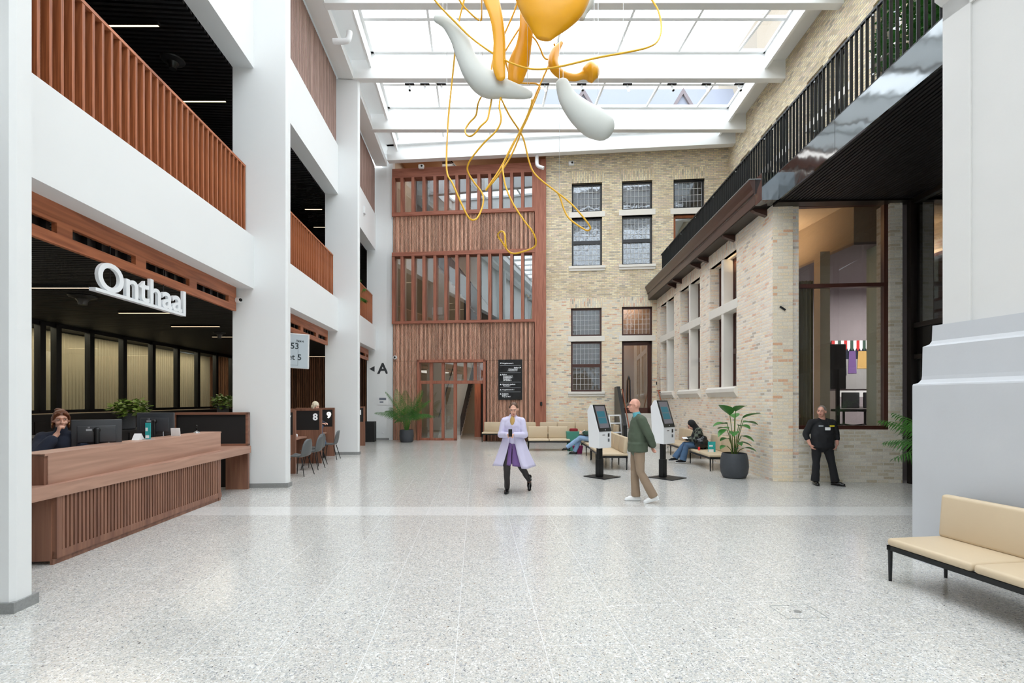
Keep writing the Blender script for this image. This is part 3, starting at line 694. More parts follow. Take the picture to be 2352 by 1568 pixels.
# rooms behind the brick part
g = G()
g.box(xF1+.1, xE+.7, 3.2, 3.3, 0, 13); g.box(xF1+.1, xE+.7, .45, 3.2, 6.3, 6.5); g.box(xF1+.1, xE+.7, .45, 3.3, 12.9, 13); g.box(xF1+.05, xF1+.15, .45, 3.3, 0, 13); g.box(xE+.7, xE+.8, .45, 3.3, 0, 13); g.box(xF1+.1, xE+.7, .45, 3.2, zD-.15, zD-.02)
S(g.o('wall_back_rooms', plain('taupe_room_wall', rgb(150,132,118), .8), fr=FB))
g = G()
for k in ('g1', 'g2'):
    hh = H[k]
g.box(xb(1400), xb(1520), 1.6, 1.7, zD, 6.2); S(g.o('wall_back_panel', M['beiged'], fr=FB))
lamp('back_room_fill', tuple(FB.w((4.9, 1.0, 6.15))), 60, 1.6, sy=1, col=(1,.85,.7)); lamp('back_room_upper_fill', tuple(FB.w((4.6, 2.2, 12.7))), 20, 3, sy=1, col=(.9,.95,1))  # added fill light for the rooms and panel behind the brick openings

# steps and their parapets
t = T('stone_steps', 'pale stone steps rising to the glazed brown door', 'steps', (xb(1466), 0, 0), 0, FB)
n = 7
for i in range(n):
    z = zD*(n-i)/n; y1 = -.95-(i)*.31
    g = G(); g.box(-.80, .62, y1, 0, z-zD/n, z); g.o('step', M['steps'], t, bev=.012)
g = G(); x0 = xb(1408); x1 = xb(1421)
t = T('stair_parapet', 'raked black stair parapet with a copper handrail, left of the steps', 'parapet', (xb(1414), 0, 0), 0, FB)
g = G(); g.prismx([(0, .02), (0, zD+1.12), (-.95, zD+1.12), (-3.15, .85), (-3.2, .02)], -.05, .08); g.o('panel', M['blackmet'], t)
g = G(); g.tube([(.16, -.5, zD+1.0), (.16, -1.0, zD+1.0), (.16, -3.15, .75), (.16, -3.3, .72), (.16, -3.3, .55)], .022); g.o('handrail', M['copper'], t, smooth=True)
g = G()
for yy, zz in ((-1.0, zD+.96), (-2.1, 1.33), (-3.1, .76)): g.tube([(.08, yy, zz-.03), (.16, yy, zz-.03), (.16, yy, zz+.03)], .009)
g.o('bracket', M['blackmet'], t)
t = T('handrail', 'copper handrail fixed to the wing wall right of the steps', 'handrail', (xb(1504), 0, 0), 0, FB)
g = G(); g.tube([(.12, -.6, zD+.95), (-.02, -.62, zD+.95), (-.05, -1.0, zD+.95), (-.05, -3.0, .78), (-.05, -3.25, .76), (-.05, -3.25, .50)], .025); g.o('rail', M['copper'], t, smooth=True)
g = G()
for yy, zz in ((-1.0, zD+.92), (-2.1, 1.33), (-3.1, .74)): g.tube([(.22, yy, zz-.05), (-.05, yy, zz-.05), (-.05, yy, zz)], .012)
g.o('bracket', M['blackmet'], t)
# leaning white slatted frame
t = T('folding_rack', 'white slatted folding frame leaning against the black stair parapet', 'frame', tuple(at(1419, 1012, 18.6).xy)+(0,), R(18))
g = G(); Mx = Matrix.Rotation(R(-12), 4, 'X')
for x in (-.26, .22): g.box(x, x+.05, -.02, .02, 0, 1.25, Mx)
for z in (.2, .55, .9, 1.2): g.box(-.26, .27, -.02, .02, z, z+.05, Mx)
g.o('frame', M['kiosk'], t)

# ------------------------------------------------------------------ back wall: timber facade
XW = (xF1 - xF0)
pm = 1066
Zs = {k: zB(pm, v) for k, v in dict(top=383, h0=404, w1=484.5, r1=493, s1=577, r2=586, w2=736, r3=742, dr=828).items()}
t = T('timber_facade', 'tall timber stair facade with slat bands and two ribbons of narrow windows', 'facade', (0, 0, 0), 0, FB)
xP0 = xb(1228.5)
g = G(); g.box(xP0, xF1+.01, -.16, .3, 0, 12.14); g.o('post', M['fac'], t)
g = G(); g.box(xF0, xP0, -.10, .3, Zs['h0'], 12.05); g.o('header', M['fach'], t)
for zz0, zz1 in ((Zs['r1'], Zs['w1']), (Zs['r2'], Zs['s1']), (Zs['r3'], Zs['w2'])):
    g = G(); g.box(xF0, xP0, -.14, .25, zz0, zz1); g.o('sill_rail', M['fach'], t)
dx0, dx1 = xb(959.5), xb(1116); dz = zB(1040, 826)
g = G(); g.box(xF0, xP0, .02, .12, Zs['s1'], Zs['r1']); g.box(xF0, xP0, .02, .12, dz, Zs['r3']); g.box(xF0, dx0, .02, .12, 0, dz); g.box(dx1, xP0, .02, .12, 0, dz); g.o('slat_backing', M['slatdk'], t)
p = .0577
def slats(z0, z1, x0, x1, name='slat_band'):
    g = G(); x = math.ceil(x0/p)*p
    while x+.034 < x1: g.box(x, x+.030, -.05, .02, z0, z1); x += p
    g.o(name, M['slat'], t)
slats(Zs['s1'], Zs['r1'], xF0, xP0); slats(Zs['dr'], Zs['r3'], xF0, xP0); slats(.0, Zs['dr']-.01, xF0, dx0); slats(0, Zs['dr']-.01, dx1, xP0)
fins = [xb(880+v/4.355) for v in (193, 300, 406, 515, 626, 735, 845, 953, 1065, 1175, 1285, 1396)]
fins[0] = xb(924.5)
for (z0, z1) in ((Zs['w1'], Zs['h0']), (Zs['w2'], Zs['r2'])):
    for x in [xb(905.5)]+[xb(925+25.05*k) for k in range(12)]+[xb(1226)]:
        g = G(); g.box(x-.065, x+.065, -.12, .12, z0, z1); g.o('mullion', M['fac'], t)
    g = G(); g.box(xF0, xP0, .10, .11, z0, z1); g.o('pane', M['glfac'], t)
# entrance screen
t = T('door_2', None, None, fr=FB, kind='structure')
zt0, zt1 = zB(1040, 881), zB(1040, 874)
g = G(); g.box(dx0, dx0+.10, -.14, .15, 0, dz); g.box(dx1-.10, dx1, -.14, .15, 0, dz); g.box(dx0, dx1, -.14, .15, dz-.12, dz); g.box(dx0+.1, dx1-.1, -.03, .1, zt0, zt1)
for a, b in ((987,994), (1014.5,1021), (1042,1049), (1065,1072), (1088,1095)): g.box(xb(a), xb(b), -.04, .10, zt1, dz-.1)
for a, b in ((987,994), (1014.5,1020.5), (1042,1049)): g.box(xb(a), xb(b), -.04, .10, 0, zt0)
g.box(dx0+.1, xb(1049), -.04, .10, .0, .10); g.box(dx0+.1, dx0+.16, -.04, .1, 0, zt0)
g.o('door_frame', M['fac'], t, bev=.006)
g = G(); g.box(dx0+.1, xb(1049), .03, .04, .1, zt0); g.box(dx0+.1, dx1-.1, .03, .04, zt1, dz-.1); g.o('pane', M['gldoor'], t)
# stair hall behind
g = G(); D = 4.6
g.box(xF0, xF1, D, D+.1, 0, 13); g.box(xF0-.1, xF0, .3, D, 0, 13); g.box(xF1, xF1+.1, .45, D, 0, 13)
S(g.o('wall_stair_hall', M['beige'], fr=FB))
g = G(); g.box(xF0, xF1, .3, D, 4.85, 5.15); g.box(xF0, xF1, .3, D, 9.9, 10.1); g.box(xF0, xF1, .3, D, 12.9, 13); S(g.o('ceiling_stair_hall', M['beiged'], fr=FB))
g = G(); g.box(-5.85, xF0, .0, .3, 0, 13.1); S(g.o('wall_back_side', M['white'], fr=FB))
g = G(); g.box(xb(1080), xb(1232), 2.9, 3.0, 5.2, 9.9); g.box(xb(1090), xb(1232), 2.9, 3.0, 10.1, 12.9); g.box(xb(905), xb(945), 3.0, 3.1, 10.1, 12.9); S(g.o('wall_dark_backdrop', plain('dark_green_grey_backdrop', rgb(78,88,92), .7), fr=FB))  # dark backdrop added so the interior behind the window ribbons looks darker
t = T('stair_notice', 'pale framed notice on the stair wall behind the first window ribbon', 'notice', (xb(946), 4.58, 6.55), 0, FB); g = G(); g.box(-.28, .28, -.03, 0, -.2, .2); g.o('board', M['paper'], t)
t = T('floor_number_sign', 'dark floor directory on the stair wall behind the windows', 'sign', (xb(1040), 4.58, 6.6), 0, FB); g = G(); g.box(-.4, .4, -.03, 0, -.8, .8); g.o('board', M['grey'], t)
def flight(x0, x1, z0, z1, y0, y1, n, lb):
    t = T('staircase', lb, 'stairs', (0,0,0), 0, FB, 'stairs behind the timber facade'); g = G()
    for i in range(n):
        zz = z0+(z1-z0)*(i+1)/n; yy = y0+(y1-y0)*i/n; ye = y0+(y1-y0)*(i+1)/n
        g.box(x0, x1, min(yy, ye), max(yy, ye), zz-.2, zz)
    g.o('treads', M['steps'], t)
    g = G(); g.quad((x1, y0, z0+1.0), (x1, y1, z1+1.0), (x1, y1, z1-.15), (x1, y0, z0-.0)); bmesh.ops.solidify(g.bm, geom=list(g.bm.faces), thickness=.05); g.o('balustrade', M['grey'], t)
    g = G(); g.tube([(x0+.05, y0, z0+1), (x0+.05, y1, z1+1)], .025); g.o('handrail', M['blackmet'], t)
flight(xb(994), xb(1048), 0, 2.9, .9, 4.4, 17, 'pale staircase seen through the glazed entrance screen')
def xflight(x0, x1, z0, z1, y0, y1, n, lb):
    t = T('staircase', lb, 'stairs', (0,0,0), 0, FB, 'stairs behind the timber facade'); g = G()
    for i in range(n):
        xx = x0+(x1-x0)*i/n; xe = x0+(x1-x0)*(i+1)/n; zz = z0+(z1-z0)*(i+1)/n
        g.box(min(xx, xe), max(xx, xe), y0, y1, zz-.22, zz)
    g.o('treads', M['steps'], t)
    g = G(); g.prismy([(x0, z0-.1), (x0, z0+.95), (x1, z1+.95), (x1, z1-.1)], y0-.06, y0-.01); g.o('balustrade', plain('grey_balustrade', rgb(120,116,112), .6), t)
    g = G(); g.tube([(x0, y0-.1, z0+1.0), (x1, y0-.1, z1+1.0)], .03); g.o('handrail', M['blackmet'], t, smooth=True)
xflight(-1.2, -3.6, 5.15, 8.2, 1.3, 2.5, 16, 'stair flight behind the middle window ribbon of the timber facade')
xflight(-1.4, -3.4, 10.1, 12.4, 1.3, 2.5, 12, 'stair flight behind the top window ribbon of the timber facade')
# corridor at the open doorway
g = G(); g.box(xb(1078), xb(1118), 2.2, 2.3, 2.72, 4.85); g.box(xb(1070), xb(1085), 2.2, 2.35, 0, 2.72); g.box(xb(1116), xb(1122), .3, 3.0, 0, 4.8)
S(g.o('wall_corridor', M['fac'], fr=FB))
t = T('door_3', None, None, fr=FB, kind='structure'); g = G(); g.box(xb(1085), xb(1116), 2.35, 2.42, 0, 2.72); g.o('door_leaf', M['bronze'], t)
g = G(); g.box(xb(1092), xb(1104), 1.8, 1.86, 2.66, 2.70); tag(g.o('corridor_light', M['led'], fr=FB), 'small warm ceiling light in the open corridor doorway', 'light')
lamp('corridor_lamp', tuple(FB.w((xb(1090), 1.3, 2.9))), 9, .5, col=(1,.7,.42))
# directory board
t = T('directory_sign', 'tall black directory board with white lettering on the slat wall', 'sign', (xb(1145), -.07, zB(1172, 918)), 0, FB)
wd = xb(1200.5)-xb(1145); hd = zB(1172, 826)-zB(1172, 918)
g = G(); g.box(0, wd, -.03, .02, 0, hd); g.o('board', M['sign'], t)
def dl(s, u, v, sz=.075, al='LEFT'): text(s, sz, M['signw'], t, (u*wd, -.034, hd*(1-v)), (R(90), 0, 0), .001, .0012, al)
def tri(u, v, d):
    g = G(); c = Vector((u*wd, 0, hd*(1-v))); r = .035
    P = {'L': [(-1,0),(.8,1),(.8,-1)], 'R': [(1,0),(-.8,1),(-.8,-1)], 'U': [(0,1),(1,-.8),(-1,-.8)]}[d]
    g.prismy([(c.x+a*r, c.z+b*r) for a, b in P], -.036, -.031); g.o('arrow', M['signw'], t)
tri(.10, .088, 'L'); dl('Vergaderzone A', .16, .105)
tri(.91, .20, 'R'); dl('Belfort', .85, .215, al='RIGHT'); dl('/ Schepenzaal', .80, .250, al='RIGHT'); dl('/ Rekenkamer', .80, .288, al='RIGHT')
tri(.10, .375, 'U'); dl('Belfort', .16, .385); dl('Schepenzaal /', .21, .422); dl('Rekenkamer /', .21, .458); dl('Raadszaal /', .21, .494); dl('De Zolder /', .21, .530)
tri(.10, .615, 'U'); dl('Historisch stadhuis', .16, .628); dl('Raadzaal /', .21, .665)
tri(.10, .748, 'U'); dl('Vergaderzone B /', .16, .760)
tri(.10, .85, 'U'); dl('Toiletten,', .16, .862); dl('EHBO +', .16, .898); dl('Trap en lift /', .16, .932)
g = G()
for v in (.147, .325, .56, .70, .803): g.box(.07*wd, .93*wd, -.033, -.029, hd*(1-v)-.006, hd*(1-v)+.006)
g.o('divider_line', M['silverp'], t)
# small fittings on the back wall
def small_box(name, px, py, w, h_, d, m, label, cat, y=-.17, fr=FB):
    x = xb(px); g = G(); g.rbox(x-w/2, x+w/2, y-d, y+.02, zB(px, py)-h_/2, zB(px, py)+h_/2, min(w, h_, d)*.2); return tag(g.o(name, m, fr=fr), label, cat)
small_box('card_reader', 1243.5, 927, .09, .16, .04, M['sign'], 'small black card reader on the wide timber post', 'card reader')
small_box('intercom', 1509, 880, .07, .13, .05, M['sign'], 'small black intercom on the brick beside the glazed door', 'intercom', y=-.02)
def wallcam(px, py, y, lb):
    t = T('security_camera', lb, 'camera', (xb(px), y, zB(px, py)), 0, FB, None)
    g = G(); g.rbox(-.12, .12, -.16, .0, -.09, .09, .04); g.o('housing', M['kiosk'], t, smooth=True)
    g = G(); g.ell((.04, -.17, 0), .045, .03, .045); g.o('lens', M['sign'], t, smooth=True)
wallcam(971, 388.5, -.16, 'white security camera on the header of the timber facade'); wallcam(1312, 378, -.02, 'white security camera under the roof beam on the yellow brick')
t = T('security_camera', 'white dome camera on the slats beside the letter A column', 'camera', (xb(909), -.06, zB(909, 821)), 0, FB)
g = G(); g.cone((0, 0, 0), (0, -.07, 0), .09, .08, 20); g.o('housing', M['kiosk'], t, smooth='auto'); g = G(); g.ell((0, -.09, 0), .045, .04, .045); g.o('lens', M['sign'], t, smooth=True)
# letter A with arrow on the fourth column and sockets
t = T('wayfinding_letter', 'large charcoal letter A with arrow on the white column', 'sign', (0, 22.36/math.cos(aL), 0), 0, FL)
text('A', .66, M['dletter'], t, (.07, -.005, 2.97), (R(90), 0, 0), .003, .018)
g = G(); g.prismy([(-.30, 3.17), (-.07, 3.30), (-.07, 3.04)], -.008, -.001); g.o('arrow', M['dletter'], t)
t = T('floor_plan_sign', 'small framed floor plan on the white column behind the palm', 'sign', (.30, 22.36/math.cos(aL), 1.76), 0, FL)
g = G(); g.box(-.22, .22, -.02, 0, -.2, .18); g.o('board', M['kiosk'], t)
g = G(); g.box(-.16, .14, -.024, -.02, .02, .12); g.box(-.14, .02, -.024, -.02, -.1, -.04); lab(g.o('plan_print', M['slate'], t), 'pale blue plan print')
g = G(); g.rbox(.26, .34, -.015, 0, .28, .36, .006); tag(g.o('wall_socket', M['kiosk'], fr=FL, loc=(0, 22.36/math.cos(aL), 0)), 'white wall socket low on the letter A column', 'socket')
x_, y_ = 0, onL(836, 0)
g = G(); g.rbox(0, .06, -.1, .1, 0, .28, .01); tag(g.o('sensor_box', M['kiosk'], fr=FL, loc=(0, y_, EYE+(HY-492)*y_/F)), 'small white box on the white band of the third bay', 'sensor')
# floor outlet covers
for (px, py, lb) in ((1127, 1045, 'small dark floor outlet cover left of the walking woman'), (1329, 1045, 'small floor outlet near the crossed feet'), (1149, 1123, 'shiny floor outlet beside the walking boot')):
    Y = EYE*F/(py-HY); g = G(); g.rbox(-.07, .07, -.05, .05, 0, .006, .002); tag(g.o('floor_outlet', M['silver'], loc=((px-CX)/F*Y, Y, 0)), lb, 'floor outlet')
Y = EYE*F/(1404-HY); t = T('floor_hatch', 'square terrazzo floor hatch with a thin metal rim in front', 'floor hatch', ((1832-CX)/F*Y, Y, 0), aL)
g = G(); holes_wall(g, -.17, .17, -.13, .13, [(-.165, .165, -.125, .125)], 0, .002)
for v in g.bm.verts: v.co = Vector((v.co.x, v.co.z, v.co.y))
g.o('rim', M['silver'], t); g = G(); g.cone((0,0,0), (0,0,.002), .03, n=20); g.o('lid_plug', M['silver'], t)

# ------------------------------------------------------------------ right: brick wing
ZW = 6.0; sC = 10.88/math.cos(aR)
WH = [(12.85, 14.80), (15.70, 17.80), (18.62, 20.6)]
g = G(); holes_wall(g, sC, 21.4, 0, ZW+.35, [(a, b, 2.1, 5.63) for a, b in WH], 0, .55)
for v in g.bm.verts: v.co = Vector((v.co.y, v.co.x, v.co.z))
S(g.o('wall_right', M['bk_wing'], fr=FR))
for i, (a, b) in enumerate(WH):
    k = 31+i; c = (a+b)/2
    g = G(); g.box(.0, .27, c-.08, c+.08, 2.1, 5.63); g.box(-.01, .27, a-.07, b+.07, 4.13, 4.38); S(g.o('trim_%d' % (60+i), M['stone'], fr=FR, bev=.01))
    g = G(); g.prismy([(-.10, 1.98), (-.10, 2.07), (-.04, 2.12), (.5, 2.14), (.5, 1.85), (-.02, 1.85), (-.06, 1.92)], a-.08, b+.08); S(g.o('trim_%d' % (70+i), M['stone'], fr=FR))
    t = T('window_%d' % k, None, None, fr=FR, kind='structure')
    g = G(); x0 = .27
    for (q0, q1) in ((a, c), (c, b)):
        for (z0, z1) in ((2.1, 3.1), (3.1, 4.14), (4.37, 5.63)):
            g.box(x0, x0+.07, q0, q0+.09, z0, z1); g.box(x0, x0+.07, q1-.09, q1, z0, z1); g.box(x0, x0+.07, q0, q1, z0, z0+.07); g.box(x0, x0+.07, q0, q1, z1-.07, z1)
    g.o('frame', M['brownfr'], t)
    g = G(); g.box(x0+.03, x0+.04, a, b, 2.1, 5.63); g.o('pane', M['gl'], t)
# soldier courses over the wing windows
ms = brick('soldier_course_pink_brick', WB, rgb(232,227,220), vert=True)
g = G()
for a, b in WH: g.prismx([(a-.02, 5.63), (b+.02, 5.63), (b+.12, 6.0), (a-.12, 6.0)], -.006, .1)
S(g.o('wall_right_arches', ms, fr=FR))
# front of the wing (faces the camera)
fx = lambda px: ((px-CX)/F*10.88/(1+.1002*(px-CX)/F*1.0) - 5.667*(1))/math.cos(aB)
def onF(px):
    u = (px-CX)/F; Y = (10.88+.1002*5.667)/(1+.1002*u); return (u*Y-5.667)/math.cos(aB), Y
f1, f2, f3, f4 = onF(1821)[0], onF(2047)[0], onF(2075)[0], onF(2100)[0]
g = G(); g.box(0, f1, 0, .5, 0, 6.0); S(g.o('wall_wing_front', M['bk_front'], fr=FF))
g = G(); g.box(f1, f3, .03, .5, 0, 1.13); g.box(f2, f3, .03, .5, 1.13, 6.0); S(g.o('wall_wing_low', M['bk_grey'], fr=FF))
t = T('window_40', None, None, fr=FF, kind='structure'); y = .10
zt = 4.25
g = G(); g.box(f1, f1+.05, y, y+.12, 1.13, 6.0); g.box(f2-.08, f2, y, y+.12, 1.13, 6.0); g.box(f1, f2, y, y+.12, 1.13, 1.21); g.box(f1, f2, y, y+.12, zt-.04, zt+.04); g.box(f1, f2, y, y+.12, 5.97, 6.0); g.o('frame', M['brownfr'], t)
g = G(); g.box(f1, f2, y+.05, y+.06, 1.13, 6.0); g.o('pane', glass('meeting_room_glass', .12, (.88,.9,.9,1)), t)
# meeting room behind
def onD(px, d, py=HY):
    u = (px-CX)/F; Y = (10.88+.1002*5.667+d/math.cos(aB))/(1+.1002*u); dx, dy = u*Y-5.667, Y-10.88
    return dx*math.cos(aB)+dy*math.sin(aB), EYE+(HY-py)*Y/F
g = G(); g.box(.55, 7.6, .5, 5.7, .8, 1.0); S(g.o('floor_meeting', M['darkfl'], fr=FF))
g = G(); g.box(0.5, 7.6, 5.6, 5.75, 0, 6.4); g.box(7.5, 7.6, .5, 5.7, 0, 6.4); g.box(f3, 7.6, .42, .5, 0, 6.4); S(g.o('wall_meeting', M['mauve'], fr=FF))
g = G(); g.box(.3, 7.6, .5, 5.7, 6.30, 6.4); S(g.o('ceiling_meeting', M['beige'], fr=FF))
A, B, C_ = (onD(1818, 3.1)[0], 3.1), (onD(1961, .75)[0], .75), (onD(2060, .7)[0], .7)
g = G(); g.prism([A, B, C_, (7.5, .7), (7.5, 5.6), (A[0], 5.6)], 5.3, 5.36); S(g.o('ceiling_soffit', M['mauve'], fr=FF))
g = G(); 
for p, q in ((A, B), (B, C_)):
    g.quad((p[0], p[1], 5.3), (q[0], q[1], 5.3), (q[0], q[1], 6.3), (p[0], p[1], 6.3))
bmesh.ops.solidify(g.bm, geom=list(g.bm.faces), thickness=.05); S(g.o('ceiling_bulkhead', M['beige'], fr=FF))
g = G(); a = onD(1884, 1.2)[0]; g.box(a, a+.22, 1.2, 1.5, 1.0, 5.3); tag(g.o('column', M['beige'], fr=FF), 'slim beige column inside the meeting room behind the big window', 'column')
g = G(); a = onD(2021, .7)[0]; g.box(a, a+.20, .75, 1.2, 1.0, 6.2); tag(g.o('column', plain('pale_green_paint', rgb(176,186,172), .7), fr=FF), 'pale green column inside the big window, right edge', 'column')
g = G(); k = 0; xx = onD(1828, .7)[0]; ys = []; x9 = onD(1870, .7)[0]
while xx < x9: ys.append((xx, .72+.05*math.sin(k*1.5))); xx += .02; k += 1
for a, b in zip(ys, ys[1:]): g.quad((a[0], a[1], 1.02), (b[0], b[1], 1.02), (b[0], b[1], 4.5), (a[0], a[1], 4.5))
tag(g.o('curtain', M['linen'], fr=FF, smooth=True), 'linen curtain gathered at the left of the big window', 'curtain')
a, z0 = onD(1906, 2.6, 893); b, z1 = onD(1942, 2.6, 790)
t = T('display_screen', 'large black display screen standing inside the meeting room', 'screen', ((a+b)/2, 2.6, 1.0), 0, FF)
g = G(); g.rbox(-(b-a)/2, (b-a)/2, -.03, .03, z0-1, z1-1, .01); g.o('panel', M['sign'], t); g = G(); g.box(-.04, .04, -.03, .03, 0, z0-.98); g.box(-.3, .3, -.25, .25, 0, .04); g.o('stand', M['blackmet'], t)
a, z0 = onD(1910, 5.5, 893); b, z1 = onD(2024, 5.5, 781); W_ = b-a; H_ = z1-z0
t = T('wall_picture', 'long picture of a striped market stall with hanging clothes, inside the meeting room', 'picture', ((a+b)/2, 5.55, z0), 0, FF)
g = G(); g.box(-W_/2, W_/2, -.04, 0, 0, H_); g.o('board', plain('picture_ground', rgb(150,150,150), .6), t)
g = G(); g.box(-W_/2, W_/2, -.045, -.04, H_*.62, H_*.85); g.o('rail_shadow_print', M['cloth_navy'], t)
n_ = 16
for i in range(n_):
    w_ = W_/n_; x = -W_/2+i*w_; g = G(); g.prismy([(x, H_), (x+w_, H_), (x+w_, H_*.84), (x+w_/2, H_*.78), (x, H_*.84)], -.06, -.045); g.o('awning_stripe', M[('red', 'paper', 'green', 'paper')[i % 4]], t)
for i, (x, m_, w_, h_) in enumerate(((-.42, 'lip', .10, .42), (-.28, 'cloth_navy', .13, .5), (-.08, 'cloth_purple', .13, .46), (.12, 'mustard', .16, .36), (.32, 'skin', .10, .42), (.44, 'teal', .08, .36))):
    g = G(); g.prismy([((x-w_/2)*W_, H_*.78), ((x+w_/2)*W_, H_*.78), ((x+w_/2+.02)*W_, H_*(.78-h_)), ((x-w_/2-.02)*W_, H_*(.78-h_))], -.055, -.04); g.o('garment', M[m_], t)
a, zc = onD(1905, 4.2, 893); b = onD(2024, 4.2)[0]
t = T('meeting_table', 'long white meeting counter behind the big window', 'table', ((a+b)/2, 4.2, 1.0), 0, FF); hw = (b-a)/2
g = G(); g.box(-hw, hw, -.35, .35, .86, 1.04); g.o('table_top', M['kiosk'], t); g = G(); g.box(-hw, hw, -.05, .0, .45, .58); g.o('modesty_strip', M['kiosk'], t)
for x in (-hw, hw-.06):
    g = G(); g.box(x, x+.06, -.35, .35, 0, .86); g.o('leg', M['kiosk'], t)
def office_chair(x, y, lb):
    t = T('office_chair', lb, 'chair', (x, y, 1.0), R(8), FF, 'black office chairs at the meeting counter')
    g = G(); g.rbox(-.24, .24, -.24, .22, .45, .52, .03); g.o('seat', M['cloth_black'], t)
    g = G(); g.rbox(-.25, .25, -.28, -.24, .55, .98, .02); g.o('backrest', M['cloth_black'], t)
    g = G(); g.cone((0,0,.1), (0,0,.46), .03)
    for k in range(5):
        a = k*2*math.pi/5; g.cone((0,0,.1), (.28*math.cos(a), .28*math.sin(a), .05), .02); g.ell((.28*math.cos(a), .28*math.sin(a), .03), .03, .03, .03)
    g.o('base', M['blackmet'], t)
office_chair(onD(1938, 3.4)[0], 3.4, 'black office chair left of two at the white meeting counter'); office_chair(onD(1987, 3.4)[0], 3.4, 'black office chair right of two at the white meeting counter')
p = onD(1797, 0, 708); g = G(); g.rbox(-.07, .07, -.03, .0, -.02, .02, .008, M=Matrix.Rotation(R(35), 4, 'Y')); tag(g.o('cable_clip', M['sign'], fr=FF, loc=(p[0], 0, p[1])), 'small dark clip on the cream brick corner of the wing', 'clip')

# dark glazed wall under the bridge
def frR(px, Y): return None
g = G(); t = T('window_41', None, None, tuple((8.5, 10.6, 0)), aR, FW, kind='structure')
for s in (0, -1.5, -3.0, -4.5): g.box(-.06, .06, s-.09, s, 0, 6.0)
for z in (0, 2.62, 3.28, 5.9): g.box(-.06, .06, -5.5, 0, z, z+.1)
g.box(0, .06, -5.5, 0, 2.7, 3.3); g.box(-.12, .06, -.09, 0.02, 0, 6)
g.o('frame', M['bronze'], t)
g = G(); g.box(0, .01, -5.5, 0, 0, 6.0); g.o('pane', M['gldark'], t)
g = G(); g.box(10.2, 10.3, 3, 12, 0, 6.4); g.box(8.5, 10.3, 2.9, 3, 0, 6.4); g.box(8.7, 10.3, 10.9, 11, 0, 6.4); S(g.o('wall_passage', M['bk_grey']))
# bridge over the passage, soffit, fascia
g = G(); g.box(.02, 3.5, 5.65, sC, 6.08, 6.5); S(g.o('ceiling_bridge', M['black'], fr=FR))
t = T('bridge_soffit', 'black slatted soffit under the balcony bridge', 'soffit', fr=FR)
g = G(); x = .03
while x < 3.3: g.box(x, x+.045, 5.66, sC-.01, 6.0, 6.07); x += .075
g.o('slats', M['blackslat'], t); g = G(); g.box(.02, 3.4, 5.65, sC-.01, 6.06, 6.08); g.o('backing', M['black'], t)
t = T('steel_fascia', 'polished steel fascia edging the balcony bridge', 'fascia', fr=FR)
g = G(); g.box(-.02, .02, 5.62, 8.6, 6.0, 6.58); g.o('panel', M['fascia'], t); g = G(); g.box(-.02, .02, 8.61, sC+.25, 6.0, 6.58); g.o('panel', M['fascia'], t)
g = G(); g.box(.0, 3.4, sC-.25, sC, 5.96, 6.0); g.o('edge_trim', M['bronze'], t)
# terrace floor on the wing
g = G(); g.box(.02, 3.6, 5.65, 21.3, 6.5, 6.58); S(g.o('floor_terrace', M['grey'], fr=FR))
# cornice of the wing
t = T('cornice', 'brown moulded cornice along the top of the brick wing', 'cornice', fr=FR)
prof = [(0, 6.06), (-.33, 6.06), (-.33, 6.03), (-.36, 6.03), (-.36, 6.26), (-.40, 6.28), (-.41, 6.36), (-.45, 6.46), (-.48, 6.55), (-.48, 6.58), (0, 6.58)]
g = G(); g.prismy(prof, 10.93, 21.35); g.o('moulding', M['cornice'], t, bev=.004)
g = G(); g.box(-.49, 0, 10.92, 21.3, 6.578, 6.592); g.box(-.365, -.355, 10.93, 21.3, 6.255, 6.27); g.o('metal_edge', M['silver'], t)
g = G(); g.box(-.34, 0.0, 10.95, 21.3, 6.02, 6.05); g.o('soffit_shade', M['bronze'], t)  # dark strip paints in the shade under the cornice
for i, s in enumerate((11.15, 12.9, 14.9, 15.6, 17.6, 18.3)):
    g = G(); g.prismy([(0, 5.86), (-.26, 5.96), (-.32, 6.0), (-.32, 6.03), (0, 6.03)], s, s+.12); g.o('bracket', M['cornice'], t)
g = G(); g.box(-.36, .01, 10.60, 10.93, 6.0, 6.58); g.o('end_block', M['fascia'], t)
# black railings on bridge and terrace
def black_rail(s0, s1, label, pitch):
    t = T('flat_bar_railing', label, 'railing', (.0, s0, 6.58), 0, FR, 'black flat bar railings')
    g = G(); g.box(-.02, .02, 0, s1-s0, 1.10, 1.14); g.o('top_rail', M['blackmet'], t)
    g = G(); g.box(-.02, .02, 0, s1-s0, 0.0, .02); g.o('bottom_rail', M['blackmet'], t)
    n = int((s1-s0)/pitch); g = G(); g.box(-.024, .024, -.006, .006, .01, 1.12); b0 = g.o('baluster', M['blackmet'], t)
    for i in range(n):
        b = b0 if i == 0 else b0.copy()
        if i: COL.objects.link(b); b.parent = t
        b.location = (0, .02+i*pitch, 0)
    g = G()
    y = .3
    while y < s1-s0: g.cone((-.045, y, 1.02), (-.03, y, 1.02), .014, n=8); g.cone((-.045, y, .12), (-.03, y, .12), .014, n=8); y += 1.6
    lab(g.o('bolt', M['silver'], t), 'bright bolt heads')
black_rail(5.7, 10.9, 'black flat bar railing on the bridge above the steel fascia', .13)
black_rail(10.9, 20.5, 'black flat bar railing on the terrace above the brown cornice', .13)
